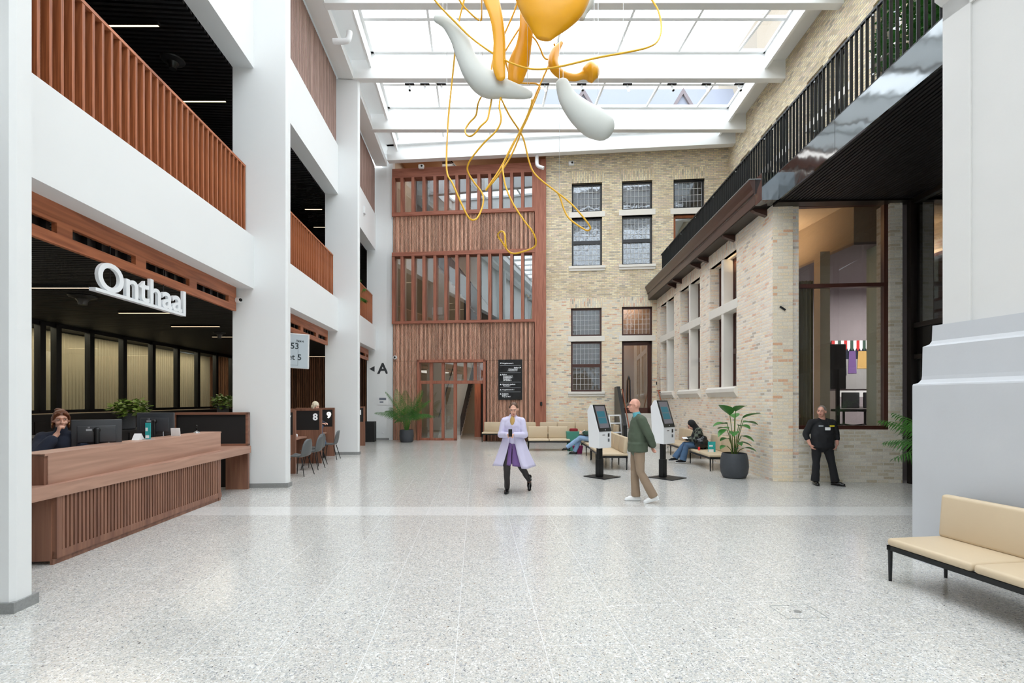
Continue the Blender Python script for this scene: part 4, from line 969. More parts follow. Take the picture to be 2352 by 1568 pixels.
# upper right brick wall with openings behind the railing
ups = [(5.0, 5.9), (7.0, 7.9), (8.1, 9.0), (10.0, 10.9), (11.1, 12.0), (12.98, 13.83), (14.08, 14.93), (16.0, 16.83), (17.1, 17.95), (18.9, 19.7)]
g = G(); holes_wall(g, -7, 21.6, 6.3, 13.0, [(a, b, 7.3, 11.2) for a, b in ups], 0, .4)
for v in g.bm.verts: v.co = Vector((v.co.y, v.co.x, v.co.z))
S(g.o('wall_upper_right', M['bk_up'], fr=FU))
g = G(); g.box(.4, 1.6, -7, 21.6, 6.3, 6.4); g.box(1.6, 1.7, -7, 21.6, 6.3, 13); S(g.o('wall_upper_right_rooms', M['grey'], fr=FU))
for i, (a, b) in enumerate(ups):
    t = T('window_%d' % (50+i), None, None, fr=FU, kind='structure')
    g = G(); x0 = .2
    g.box(x0, x0+.08, a, a+.07, 7.3, 11.2); g.box(x0, x0+.08, b-.07, b, 7.3, 11.2)
    for z in (7.3, 8.6, 11.13): g.box(x0, x0+.08, a, b, z, z+.07)
    g.o('frame', M['blackfr'], t); g = G(); g.box(x0+.03, x0+.04, a, b, 7.3, 11.2); g.o('pane', M['gl'], t)
    g = G(); g.box(-.02, .3, a-.1, b+.1, 9.75, 9.95); g.box(-.05, .3, a-.1, b+.1, 7.15, 7.3); S(g.o('trim_%d' % (80+i), M['stone'], fr=FU))
# terrace planter with trees, behind the bridge railing near the pier
t = T('terrace_planter', 'grey terrace planter with leafy green shrubs behind the bridge railing', 'planter', (1.45, 8.7, 6.58), 0, FR)
g = G(); g.box(-.3, .3, -1.2, .9, 0, .9); g.o('trough', M['potg'], t)
def leafcloud(g, c, rx, ry, rz, n, s, asp=.42, droop=.4):
    for i in range(n):
        th = random.uniform(0, 2*math.pi); ph = math.acos(random.uniform(-1, 1)); q = random.uniform(.55, 1)
        p = Vector(c)+Vector((rx*q*math.sin(ph)*math.cos(th), ry*q*math.sin(ph)*math.sin(th), rz*q*math.cos(ph)))
        d = Vector((math.cos(th), math.sin(th), random.uniform(-droop-.4, .5))).normalized(); w = d.cross(Vector((random.uniform(-.3,.3),random.uniform(-.3,.3),1))).normalized()*s*asp
        l = s*random.uniform(.7, 1.2); nrm = d.cross(w).normalized()*s*.12
        vs = [g.bm.verts.new(v) for v in (p, p+d*l*.4+w+nrm, p+d*l, p+d*l*.4-w+nrm, p+d*l*.45)]
        g.bm.faces.new((vs[0], vs[1], vs[4])); g.bm.faces.new((vs[1], vs[2], vs[4])); g.bm.faces.new((vs[2], vs[3], vs[4])); g.bm.faces.new((vs[3], vs[0], vs[4]))
g = G(); leafcloud(g, (.05, -.6, 2.0), .5, .7, 1.05, 1000, .13); leafcloud(g, (.05, .35, 1.8), .45, .6, .95, 800, .13); g.o('foliage', M['leaf'], t, smooth=True)
g = G()
for y in (-.7, -.2, .4): g.cone((0, y, .8), (.05, y+.1, 2.0), .03, .015)
g.o('stem', M['stem'], t)

# ------------------------------------------------------------------ grey pier at the right
aP = math.atan(.188); FP = Fr(4.43, 5.54, aP)     # local -y runs towards the camera, +x into the pier
t = T('plastered_pier', 'huge grey plastered pier with stepped base beside the front bench', 'pier', fr=FP)
Ln = 3.4; De = 2.6
def ring(off, z): return [(off, -off*.6, z), (De, -off*.6, z), (De, -Ln, z), (off, -Ln, z)]
def solid(rs, name, m, bev=0):
    g = G(); g.rings([[Vector(p) for p in r] for r in rs]); return g.o(name, m, t, bev=bev)
rs = [ring(0, 0), ring(0, 1.915), ring(.005, 1.93), ring(.045, 1.945), ring(.07, 1.98), ring(.075, 2.02), ring(.08, 2.34), ring(.10, 2.35), ring(.13, 2.365), ring(.15, 2.40), ring(.155, 2.57)]
solid(rs, 'base', M['pier'])
rs = [ring(.24, 2.57), ring(.24, 6.02), ring(.22, 6.03), ring(.17, 6.10), ring(.17, 6.16), ring(.12, 6.17), ring(.08, 6.24), ring(.08, 6.32), ring(.02, 6.34), ring(0, 6.45), ring(0, 6.6), ring(.24, 6.62), ring(.24, 7.6)]
solid(rs, 'shaft', M['pierw'])
g = G(); z0, z1 = 2.57, 5.85
g.box(.215, .245, -.43, -.150, z0, z1+.2); g.box(.215, .245, -Ln, -.15, z1, z1+.19); g.o('panel_border', M['pierw'], t, bev=.006)

# end of the hall behind the camera
g = G(); holes_wall(g, -12, 10, 0, 13, [(-3.5, -1, 0, 4.5), (0, 2.5, 0, 4.5), (3.5, 6, 0, 4.5)], -7.3, -7.0); S(g.o('wall_front', M['white']))
g = G(); g.box(-12, 10, -9.3, -9.2, 0, 13); S(g.o('wall_front_outer', M['beige']))
g = G(); g.box(3.4, 3.6, -7, 5.4, 0, 6.4);
g.bm.free(); g = G(); g.box(8.0, 8.2, -7, 2.9, 0, 6.5); S(g.o('wall_right_rear', M['white']))

# ------------------------------------------------------------------ reception desk
t = T('reception_desk', 'long walnut reception desk with slatted front and projecting ledge', 'desk', (0, 5.35, 0), 0, FL)
g = G(); g.box(-.9, -.06, 0, .06, 0.04, .72); g.o('end_panel', M['walnutd'], t)
g = G(); g.box(-.75, -.03, 3.44, 3.50, 0, .72); g.o('end_panel', M['walnutd'], t)
g = G(); g.box(-.10, -.06, .06, 3.44, .10, .72); g.o('slat_backing', M['slatdk'], t)
g = G(); y = .10
while y < 3.42: g.box(-.06, -.02, y, y+.034, .13, .72); y += .0565
g.o('front_slats', M['walnutd'], t)
g = G(); g.box(-.06, -.018, .02, 3.5, .06, .14); g.box(-.07, -.04, .0, 3.5, 0, .06); g.box(-.06, -.015, .02, .09, .06, .72); g.o('kick_rail', M['walnutd'], t)
g = G(); g.box(-.75, 0, -.42, 4.62, .72, .86); g.o('ledge', M['walnut'], t, bev=.004)
g = G(); g.prism([(-.11, -.02), (-.07, -.02), (-.17, 3.78), (-.21, 3.78)], .86, 1.18); g.o('upper_front', M['walnut'], t)
g = G(); g.box(-.95, -.08, -.06, -.02, .86, 1.18); g.o('upper_side', M['walnutd'], t)
g = G(); g.prism([(-.42, -.06), (-.07, -.06), (-.17, 3.80), (-.52, 3.80)], 1.165, 1.19); g.o('counter_top', M['walnut'], t)
g = G(); g.box(-1.25, -.75, -.02, 4.4, .80, .84); g.o('work_surface', M['walnut'], t)
t = T('screen_partition', 'walnut framed black partition at the end of the reception desk', 'partition', (-.75, 9.93, 0), 0, FL)
g = G(); z0, z1 = .86, 1.52; g.box(-.72, .70, 0, .10, z1-.045, z1); g.box(-.72, .70, 0, .1, z0, z0+.04); g.box(-.72, -.67, 0, .1, z0, z1); g.box(.66, .70, 0, .1, z0, z1); g.o('frame', M['walnutx'], t)
g = G(); g.box(-.67, .66, .04, .07, z0+.04, z1-.045); g.o('panel', M['black'], t)
g = G(); g.box(.28, .70, 0, .08, 0, .72); g.o('support', M['walnutd'], t); g = G(); g.box(-.7, .28, .3, .36, 0, .72); g.o('recess_panel', M['black'], t)

def onBoard(px, off=-.30): return onL(px, off)
def monitor(px, off, ztop, rz, lb, w=.52):
    s = onL(px, off); t = T('computer_monitor', lb, 'monitor', (off, s, .84), rz, FL, 'monitors on the reception desk'); h = ztop-.84
    g = G(); g.rbox(-w/2, w/2, -.02, .025, h-.35, h, .008); g.rbox(-w/2+.06, w/2-.06, -.045, -.015, h-.30, h-.08, .01); g.o('housing', plain('monitor_plastic', rgb(58,61,66), .35), t, smooth='auto')
    g = G(); g.box(-w/2+.01, w/2-.01, .026, .028, h-.34, h-.01); g.o('screen', M['screenoff'], t)
    g = G(); g.cap((0, -.06, .02), (0, -.07, h-.15), .028, .03, sy=.7); g.ell((0, -.06, h-.14), .04, .03, .04); g.rbox(-.13, .13, -.14, .08, 0, .015, .005); g.o('stand', M['blackmet'], t, smooth='auto')
    g = G(); g.box(-.11, -.05, -.048, -.045, h-.145, h-.12); g.box(-.09, -.085, -.05, -.045, h-.11, h-.09); g.box(-.075, -.07, -.05, -.045, h-.11, h-.09); g.o('sticker', M['silverp'], t)
    g = G(); g.tube(catmull([(.12, -.03, h-.3), (.14, -.08, h-.36), (.16, -.04, .04)], 5), .005, 6); g.o('cable', M['silverp'], t)
monitor(223, -.56, 1.50, R(33), 'black monitor next to the woman, seen from behind')
monitor(358, -.62, 1.56, R(8), 'black monitor right of the teal leaflet, seen from behind')
def onTop(px, label, name, cat, off=-.3):
    return T(name, label, cat, (off, onBoard(px, off), 1.19), 0, FL)
t = onTop(340, 'narrow teal and white leaflet holder on the reception counter', 'leaflet_holder', 'leaflet holder', -.28)
g = G(); g.rbox(-.07, .07, -.045, .045, 0, .006, .002); g.o('base', M['silverp'], t); g = G(); g.box(-.035, .035, -.006, .006, .005, .24); g.o('card', M['tealp'], t)
g = G(); g.box(-.030, .0, -.008, -.0061, .12, .17); g.box(-.030, .02, -.008, -.0061, .02, .06); g.o('print', M['paper'], t)
t = onTop(404, 'blank white standing card on the reception counter', 'card_holder', 'card', -.32); g = G(); g.box(-.07, .07, -.004, .004, 0, .125, Matrix.Rotation(R(8), 4, 'X')); g.o('card', M['paper'], t)
t = onTop(452, 'small desk microphone on the reception counter', 'desk_microphone', 'microphone', -.40); g = G(); g.lathe([(.05, 0), (.045, .015), (.012, .03), (.010, .04)]); g.o('base', M['silver'], t, smooth='auto'); g = G(); g.cap((0,0,.03), (0,0,.10), .007, .014); g.ell((0,0,.12), .016, .016, .02); g.o('head', M['shoeb'], t, smooth=True)
t = onTop(317, 'white folded paper tent on the reception counter', 'paper_tent', 'paper', -.38); g = G(); g.prismx([(-.06, 0), (.06, 0), (0, .09)], -.05, .05); g.o('sheet', M['paper'], t)
def bushy(px, off, z, lb, s=1.0, gname='potted_plant'):
    t = T(gname, lb, 'potted plant', (off, onL(px, off), z), 0, FL)
    g = G(); g.lathe([(.10*s, 0), (.115*s, .02), (.12*s, .26*s), (.11*s, .26*s), (.10*s, .22*s), (.01, .22*s)]); g.o('pot', M['pot'], t, smooth='auto')
    g = G(); leafcloud(g, (.05, 0, .36*s), .26*s, .26*s, .16*s, 230, .09*s, .45, .6); g.o('foliage', M['leafy'], t, smooth=True)
bushy(292, -2.6, 1.17, 'yellow green trailing plant in a black pot behind the monitors', 1.25)
bushy(512, -2.9, 1.27, 'yellow green plant in a dark pot above the black partition', 1.3)
t = T('shelf_cabinet', 'matt black storage cabinet standing behind the reception monitors', 'cabinet', (-2.7, 9.2, 0), 0, FL)
g = G(); g.box(-.3, .3, -2.6, 3.2, 0, 1.17); g.o('body', M['black'], t, bev=.01)
g = G(); 
for k in range(5): g.box(.3, .32, -2.55+k*1.15, -1.45+k*1.15, .06, 1.12)
g.o('door', M['black'], t)

# ------------------------------------------------------------------ ticket booths
def booth(Y, off0, off1, num, lit, lb):
    s = Y/math.cos(aL); t = T('booth_partition', lb, 'partition', (0, s, 0), 0, FL, 'booth partitions')
    g = G(); a, b, z0, z1 = off1-.52, off1-.06, .93, 1.47
    holes_wall(g, off0, off1, 0, 1.53, [(off0+.06, off1-.06, z0, z1)], 0, .07); g.o('panel', M['walnutd'], t)
    g = G(); g.box(off0+.06, off1-.06, .02, .05, z0, z1); g.o('inset', M['black'], t)
    if num: text(num, .26, M['glow'] if lit else M['signw'], t, (off1-.24, .015, 1.21), (R(90), 0, 0), .006, .008, name='number')
booth(12.0, -1.2, .13, '7', 0, 'dark edged booth partition nearest the reception column'); booth(14.0, -1.2, .14, '8', 0, 'walnut booth partition with the white number 8'); booth(15.85, -1.2, -.02, '9', 1, 'walnut booth partition with the glowing number 9'); booth(19.5, -1.2, .13, '1', 0, 'walnut booth partition in the third bay')
def counter(s0, s1, lb):
    t = T('booth_counter', lb, 'counter', (0, s0, 0), 0, FL, 'booth counters'); g = G(); g.box(-1.15, -.25, 0, s1-s0, .72, .76); g.o('top', M['walnut'], t); g = G(); g.box(-.75, -.71, 0, s1-s0, 0, .72); g.o('modesty_panel', M['walnutd'], t)
    g = G(); g.box(-1.2, -1.15, 0, s1-s0, .0, 1.50); g.o('rear_screen', M['walnutd'], t)
counter(12.12, 14.0, 'walnut counter between the dark edged partition and number 8'); counter(14.12, 15.85, 'walnut counter in front of number 9'); 
t = T('card_terminal', 'white payment terminal on the counter left of number 8', 'payment terminal', (-.46, 13.6, .76), R(20), FL); g = G(); g.rbox(-.1, .1, -.08, .08, 0, .09, .03); g.o('housing', M['kiosk'], t, smooth=True); g = G(); g.rbox(-.06, .06, -.05, .03, .088, .095, .003); g.o('keypad', M['sign'], t)
t = T('black_cabinet', 'black cabinet with a yellow edge standing by the letter A column', 'cabinet', (-.15, 21.3, 0), 0, FL)
g = G(); g.rbox(-.62, .28, 0, .5, .0, .86, .01); g.o('body', M['black'], t); g = G(); g.box(-.33, -.31, -.005, .01, .02, .84); g.box(-.28, -.20, -.005, .01, .55, .80); lab(g.o('edge_strip', M['yellowp'], t), 'yellow edge strip and print')
def shell_chair():
    t = T('shell_chair', 'grey shell chair nearest the reception column, at the booths', 'chair', (0,0,0), 0, FW, 'grey shell chairs at the booths')
    prof = [(-.24, .455, .19), (-.22, .45, .215), (-.1, .43, .225), (.05, .425, .225), (.16, .45, .22), (.215, .53, .215), (.235, .64, .22), (.25, .74, .20), (.265, .82, .15), (.272, .86, .08)]
    g = G(); grid = []
    for (y, z, w) in prof:
        row = []
        for k in range(9):
            u = -1+k/4; lift = .035*u*u if z < .5 else 0; fw = -.05*u*u if z >= .5 else 0
            row.append(g.bm.verts.new((u*w, y+fw, z+lift)))
        grid.append(row)
    for a, b in zip(grid, grid[1:]):
        for k in range(8): g.bm.faces.new((a[k], a[k+1], b[k+1], b[k]))
    o = g.o('shell', M['chair'], t, smooth=True); m = o.modifiers.new('thick', 'SOLIDIFY'); m.thickness = .012
    for sx in (-1, 1):
        for sy in (-1, 1): g = G(); g.cone((sx*.15, sy*.13, .425), (sx*.22, sy*.22+.02, 0), .013, .009, 8); g.o('leg', M['blackmet'], t)
    return t
ch = shell_chair(); ch.location = (-4.98, 11.75, 0); ch.rotation_euler.z = R(-98)
copyto(ch, 'grey shell chair, middle of the three left of number 8', (-5.12, 12.85, 0), R(-92)); copyto(ch, 'grey shell chair directly in front of number 8', (-5.36, 13.62, 0), R(-100)); copyto(ch, 'grey shell chair at the glowing number 9', (-5.42, 14.95, 0), R(-84))
t = T('queue_screen', 'hanging grey queue display with ticket numbers above the booths', 'screen', (-5.87, 12.6, 3.05), R(7))
g = G(); Mx = Matrix.Rotation(R(12), 4, 'X') @ Matrix.Rotation(R(4), 4, 'Y'); g.rbox(-.72, .72, 0, .07, -.46, .42, .01, M=Mx); g.o('housing', M['kiosk'], t)
g = G(); g.box(-.70, .70, -.003, -.0, -.44, .40, Mx); g.o('screen', M['scr'], t)
g = G(); g.box(-.1, .1, .05, .1, .3, .9); g.o('bracket', M['blackmet'], t)
def tx(s, x, z, size): 
    o = text(s, size, M['scrd'], t, Mx @ Vector((x, -.006, z)), Mx.to_euler(), .001, .003); o.rotation_euler = (Mx @ Matrix.Rotation(R(90), 4, 'X')).to_euler()
tx('R-053', -.02, .04, .21); tx('Loket 5', -.10, -.24, .21); tx('Ticket', .42, .22, .07)
g = G()
for x in (-.5, -.18, .14, .46): g.box(x, x+.005, -.006, -.003, -.38, .2, Mx)
for z in (-.38, .2): g.box(-.5, .46, -.006, -.003, z, z+.005, Mx)
g.o('grid_line', M['scrd'], t)

# ------------------------------------------------------------------ benches
def bench(n, label, loc, rz, fr=FW, sw=.76, grp='tan upholstered benches', backs=True, mid=()):
    t = T('bench', label, 'bench', loc, rz, fr, grp); Ln = n*sw
    g = G(); g.box(0, Ln, -.34, -.30, .30, .345); g.box(0, Ln, .28, .32, .30, .345); g.box(0, .04, -.34, .32, .30, .345); g.box(Ln-.04, Ln, -.34, .32, .30, .345)
    for k in range(1, n): g.box(k*sw-.02, k*sw+.02, -.32, .3, .305, .34)
    g.o('frame', M['blackmet'], t)
    for x in (.02, Ln-.02) + ((Ln/2,) if n > 2 else ()):
        for y in (-.32, .30): g = G(); g.cone((x, y, .32), (x, y, 0), .021, .014, 8); g.o('leg', M['blackmet'], t)
    for k in range(n):
        g = G(); g.rbox(k*sw+.004, (k+1)*sw-.004, -.35, .33, .345, .42, .03); g.o('seat_cushion', M['leather'], t, smooth=True)
        if backs: g = G(); g.rbox(k*sw+.012, (k+1)*sw-.012, .21, .31, .43, .85, .035, M=Matrix.Translation((0,.26,.44)) @ Matrix.Rotation(R(-5), 4, 'X') @ Matrix.Translation((0,-.26,-.46))); g.o('back_cushion', M['leather'], t, smooth=True)
    return t
bench(3, 'tan bench against the slat wall below the directory board', (xb(1112.5), -.42, 0), 0, FB)
bench(4, 'tan bench against the brick wall behind the two-seat bench', (xb(1239.5), -.42, 0), 0, FB)
bench(2, 'free-standing two-seat tan bench in front of the brick wall', (.56, 17.7, 0), 0, FW, .73)
bench(3, 'tan bench seen end-on behind the left kiosk, farther of two', (2.68, 16.95, 0), R(-90), FW, .70)
bench(3, 'tan bench seen end-on right of the left kiosk post, nearer of two', (2.64, 14.75, 0), R(-91), FW, .70)
bench(1, 'single tan seat in front of the black stair parapet', (3.72, 19.6, 0), R(-90), FW, .72)
bench(3, 'tan bench along the brick wing, farther one with empty seats', (-.46, 17.2, 0), R(-90), FR, .70)
bench(2, 'tan bench along the brick wing behind the planter', (-.50, 14.0, 0), R(-90), FR, .82)
bench(3, 'large tan bench in the right foreground before the grey pier', (3.99, 4.93, 0), R(-82), FW, .80)

# ------------------------------------------------------------------ plants
def frond(g, base, az, L_, lift, droop, n=20, wl=.44):
    P = []; d = Vector((math.cos(az), math.sin(az), 0))
    for i in range(n+1):
        u = i/n; P.append(Vector(base)+d*(L_*u*(.25+.75*u))+Vector((0,0,lift*u - droop*u**2.6)))
    g.tube(P, [.010*(1-.8*i/n) for i in range(n+1)], 5)
    for i in range(int(n*.36), n+1):
        u = i/n; p = P[i]; tn = (P[min(i+1,n)]-P[max(i-1,0)]).normalized(); sd = tn.cross(Vector((0,0,1))).normalized()
        for s in (-1, 1):
            for q in (0, .5):
                pp = p if i == n else p.lerp(P[i+1], q)
                l = wl*math.sin(math.pi*min(1, (u*.80+.14)))*random.uniform(.85, 1.1); dd = (sd*s*.8+tn*.6+Vector((0,0,-.25-.3*u))).normalized(); w = tn*.010
                e = pp+dd*l+Vector((0,0,-.25*l)); m_ = pp+dd*l*.55
                vs = [g.bm.verts.new(v) for v in (pp-w*.6, m_-w, e, m_+w, pp+w*.6)]; g.bm.faces.new(vs)
def palm(loc, lb, fr=FW, H_=1.9, n=16, pot=(.30, .52), seed=1, spread=1.0):
    random.seed(seed); t = T('potted_palm', lb, 'potted palm', loc, 0, fr); r, h = pot
    if r:
        g = G(); g.lathe([(r*.78, 0), (r*.92, .06), (r, h*.5), (r*.95, h), (r*.88, h), (r*.86, h-.05), (.02, h-.05)], n=36); g.o('pot', M['pot'], t, smooth='auto')
        g = G(); g.cone((0,0,h-.06), (0,0,h-.035), r*.87, n=24); g.o('soil', M['soil'], t)
    for i in range(n):
        g = G(); az = i*2.399+random.uniform(-.2,.2); ring_ = i/n
        frond(g, (.06*math.cos(az), .06*math.sin(az), h-.05), az, random.uniform(.75, 1.15)*spread*(.6+.6*ring_), H_*(1.0-.30*ring_)*random.uniform(.85, 1.05), .75*ring_+.30*random.random())
        g.o('frond', M['leafp'], t, smooth=True)
    g = G()
    for i in range(6): a = i; g.cone((.05*math.cos(a), .05*math.sin(a), h-.05), (.07*math.cos(a), .07*math.sin(a), h+.45), .02, .012, 7)
    g.o('stem', M['stem'], t)
palm((-4.46, 21.2, 0), 'potted palm in an anthracite planter beside the timber facade', H_=2.0, n=15, seed=3, spread=1.1)
palm((7.5, 8.2, 0), 'palm half hidden behind the grey pier', H_=1.6, n=18, seed=5, spread=1.35)
palm((-.75, 20.3, 5.05), 'palm on the upper floor behind the third bay railing', FL, H_=1.65, n=14, pot=(.28, .45), seed=9, spread=.9)
random.seed(12)
t = T('fig_plant', 'broad-leaved green plant in a round anthracite planter at the brick corner', 'potted plant', (5.07, 11.42, 0))
g = G(); h = .56; g.lathe([(.20, 0), (.245, .015), (.29, .12), (.305, .26), (.295, .42), (.265, h-.01), (.255, h), (.235, h), (.235, h-.06), (.02, h-.06)], n=40); g.o('pot', M['pot'], t, smooth='auto')
g = G(); g.cone((0,0,h-.07), (0,0,h-.045), .235, n=24); g.o('soil', M['soil'], t)
def bigleaf(g, p, d, s, up):
    d = Vector(d).normalized(); sd = d.cross(Vector(up)).normalized(); nn = sd.cross(d).normalized(); rows = []
    for i in range(9):
        u = i/8; w = s*.34*math.sin(math.pi*u**.8)**.75 if 0 < u < 1 else .003; c = Vector(p)+d*s*u - nn*s*.28*u*u
        rows.append([g.bm.verts.new(c+sd*w*k+nn*abs(k)*w*.35) for k in (-1, -.5, 0, .5, 1)])
    for a, b in zip(rows, rows[1:]):
        for k in range(4): g.bm.faces.new((a[k], a[k+1], b[k+1], b[k]))
LV = [(-.10,0,1.42,-.45,-.3,.55,.46),(.02,-.02,1.50,.1,-.5,.35,.40),(.18,.0,1.34,.6,-.4,.45,.40),(.22,.05,1.25,.9,.1,.1,.36),(-.14,.05,1.22,-.9,-.2,.1,.36),(-.2,-.08,1.10,-.9,-.4,-.3,.30),(.05,-.1,1.18,.3,-.9,.1,.34),(-.05,-.12,1.05,-.4,-.8,.0,.32),(.12,-.08,.95,.6,-.7,-.1,.30),(-.12,.0,.88,-.8,-.4,.1,.28),(.16,.04,.80,.9,-.2,-.1,.26),(-.02,-.14,.80,0,-.9,.1,.26),(-.18,-.02,.72,-.8,-.5,0,.24),(.2,-.06,.68,.7,-.6,0,.26),(.05,.1,1.35,.2,.7,.4,.38),(-.08,.12,1.1,-.4,.8,.2,.3),(0,0,.66,-.2,-.9,.2,.22)]
random.seed(4)
gs = G()
for (x, y, z, a, b, c, s) in LV:
    g = G(); bigleaf(g, (x, y, z), (a, b, c), s, (0,0,1)); lf = g.o('leaf', M['leaf'], t, smooth=True); gs.tube(catmull([(x*.25, y*.25, h-.06), (x*.5, y*.5, (h+z)/2), (x, y, z)], 4), .008, 6)
gs.o('stem', M['stem'], t)

# ------------------------------------------------------------------ kiosks
def kiosk(cx, cy, px_, py_, z0, lb):
    ang = math.atan2(.35, .43); t = T('ticket_kiosk', lb, 'kiosk', (cx, cy, 0), ang, FW, 'self-service ticket kiosks')
    g = G(); g.rbox(-.29, .29, -.31, .31, 0, .018, .004, 1); g.o('base_plate', M['blackmet'], t)
    lx, ly = Matrix.Rotation(-ang, 2) @ Vector((px_-cx, py_-cy))
    g = G(); g.rbox(lx-.075, lx+.075, ly-.06, ly+.06, .018, .42, .01); g.o('lower_post', M['blackmet'], t); g = G(); g.rbox(lx-.06, lx+.06, ly-.045, ly+.045, .41, z0+.02, .01); g.o('upper_post', M['blackmet'], t)
    w = .215; yf, yb = ly-.17, ly+.13
    H1 = z0+.37; H2 = z0+.98
    g = G(); g.prismx([(yf, z0), (yf, H1), (yf+.20, H2), (yf+.26, H2), (yb+.05, H2-.14), (yb, z0+.02)], lx-w, lx+w); g.o('shell', M['kiosk'], t, bev=.008)
    d = Vector((0, .20, H2-H1)); dl_ = d.length; d.normalize(); nn = Vector((0, -d.z, d.y))
    def pl(u0, u1, v0, v1, e, name, m):
        g = G(); P = []
        for (u, v) in ((u0, v0), (u1, v0), (u1, v1), (u0, v1)): P.append(Vector((lx+u, yf, H1))+d*v)
        g.rings([[p+nn*.0005 for p in P], [p+nn*e for p in P]]); g.o(name, m, t)
    pl(-w+.012, w-.008, .005, dl_-.005, .012, 'bezel', M['sign']); pl(-w+.055, w-.05, .085, dl_-.04, .0135, 'screen', M['screenoff'])
    pl(-w+.075, w-.09, .19, .33, .0145, 'screen_tile', M['teal']); pl(-w+.075, w-.09, .345, .48, .0145, 'screen_tile', M['teal'])
    pl(-.008, .008, .03, .055, .0145, 'sensor_light', M['paper'])
    g = G(); g.box(lx-.09, lx-.01, yf-.003, yf, z0+.29, z0+.305); g.o('ticket_slot', M['sign'], t)
    g = G(); g.rbox(lx+.09, lx+.145, yf-.006, yf, z0+.25, z0+.33, .003); g.o('card_reader', M['sign'], t); g = G(); g.rbox(lx+.09, lx+.145, yf-.006, yf, z0+.14, z0+.21, .003); g.o('scanner', M['grey'], t)
kiosk(2.066, 11.5, 2.0, 11.45, .68, 'white ticket kiosk left of the walking bald man')
kiosk(3.52, 11.35, 3.44, 11.42, .78, 'white ticket kiosk right of the walking bald man')

# ------------------------------------------------------------------ hanging sculpture
def yd(i, base=9.4): return base
def form(pts, Yc, label, m, wires=(0,), flat=.62, ck=.9):
    """pts: (px, py, half width px, depth shift)"""
    C = [at(p[0], p[1], Yc+p[3]) for p in pts]; k = 6; P = catmull(C, k); rr = []; RC = catmull([(p[2], 0, 0) for p in pts], k)
    for i in range(len(P)):
        rr.append(max(.01, RC[i].x)*Yc/F)
    O = P[len(P)//2].copy(); vw = Vector((0, 1, 0)); g = G(); rs = []; n = 20
    for i, p in enumerate(P):
        tn = (P[min(i+1, len(P)-1)]-P[max(i-1, 0)]).normalized(); sd = tn.cross(vw).normalized(); dp = sd.cross(tn).normalized()
        rs.append([p-O+sd*rr[i]*math.cos(2*math.pi*q/n)+dp*rr[i]*flat*math.sin(2*math.pi*q/n) for q in range(n)])
    # rounded ends
    def endcap(ring_, nxt, r, ck=ck):
        c = sum(ring_, Vector())/len(ring_); c2 = sum(nxt, Vector())/len(nxt); d = (c-c2).normalized(); out = []
        for s_ in (.35, .65, .88, .98): out.append([c+d*r*ck*s_+(v-c)*math.sqrt(1-s_*s_) for v in ring_])
        return out
    st = list(reversed(endcap(rs[0], rs[1], rr[0]))); en = endcap(rs[-1], rs[-2], rr[-1]); rs = st+rs+en
    g.rings(rs); o = g.o('sculpture_form', m, loc=O, smooth=True); tag(o, label, 'hanging sculpture', 'hanging sculpture forms')
    g = G()
    for w_ in wires:
        q = P[int(w_*(len(P)-1))]-O; g.cone(q, (q.x, q.y, 12.94-O.z), .004, n=5)
    lab(g.o('suspension_wire', M['silver'], o), 'thin steel wire')
    return o
form([(1300,-200,45,.2),(1288,-110,86,.1),(1270,-25,88,0),(1263,15,79,-.03),(1257,45,59,-.05),(1252,70,36,-.05),(1249,88,19,-.05)], 8.6, 'big ochre yellow blade at the top centre of the hall', M['yellow'], (.4,.9), .4, .22)
form([(1100,-90,14,.2),(1122,-20,19,.1),(1140,40,15,0),(1147,95,14,0),(1146,150,15,0),(1150,176,11,0)], 9.0, 'narrow yellow strip hanging left of the big yellow blade', M['yellow'], (.3,), .4)
form([(1207,10,13,0),(1209,60,16,0),(1203,105,18,.05),(1192,145,24,.1),(1185,178,19,.1)], 9.6, 'broad yellow paddle between the strip and the big blade', M['yellow'], (.5,), .35)
form([(1290,98,4,.1),(1275,120,10,.05),(1271,148,12,0),(1288,170,10,0),(1318,178,8,0),(1338,173,9,0),(1347,169,17,0),(1358,166,22,0),(1370,165,14,0)], 9.8, 'small yellow hook with a bulbous end', M['yellow'], (.1,.95), .9, .45)
form([(1005,43,10,0),(1032,54,18,0),(1055,88,21,0),(1070,130,22,0),(1093,170,28,0),(1122,194,31,0),(1160,204,22,0),(1202,214,14,0),(1216,217,9,0)], 9.2, 'white boomerang shape hanging left of the yellow forms', M['sculptw'], (.08,.55,.95), .6)
form([(1292,194,16,0),(1305,226,22,0),(1332,257,30,0),(1362,280,35,0),(1382,291,32,0)], 9.0, 'white club shape hanging right of the yellow forms', M['sculptw'], (.05,.9), .6)
form([(1362,-30,12,0),(1350,5,14,0),(1340,25,11,0),(1336,40,8,0)], 9.9, 'small white bone shape behind the big yellow blade', M['sculptw'], (.1,), .8)
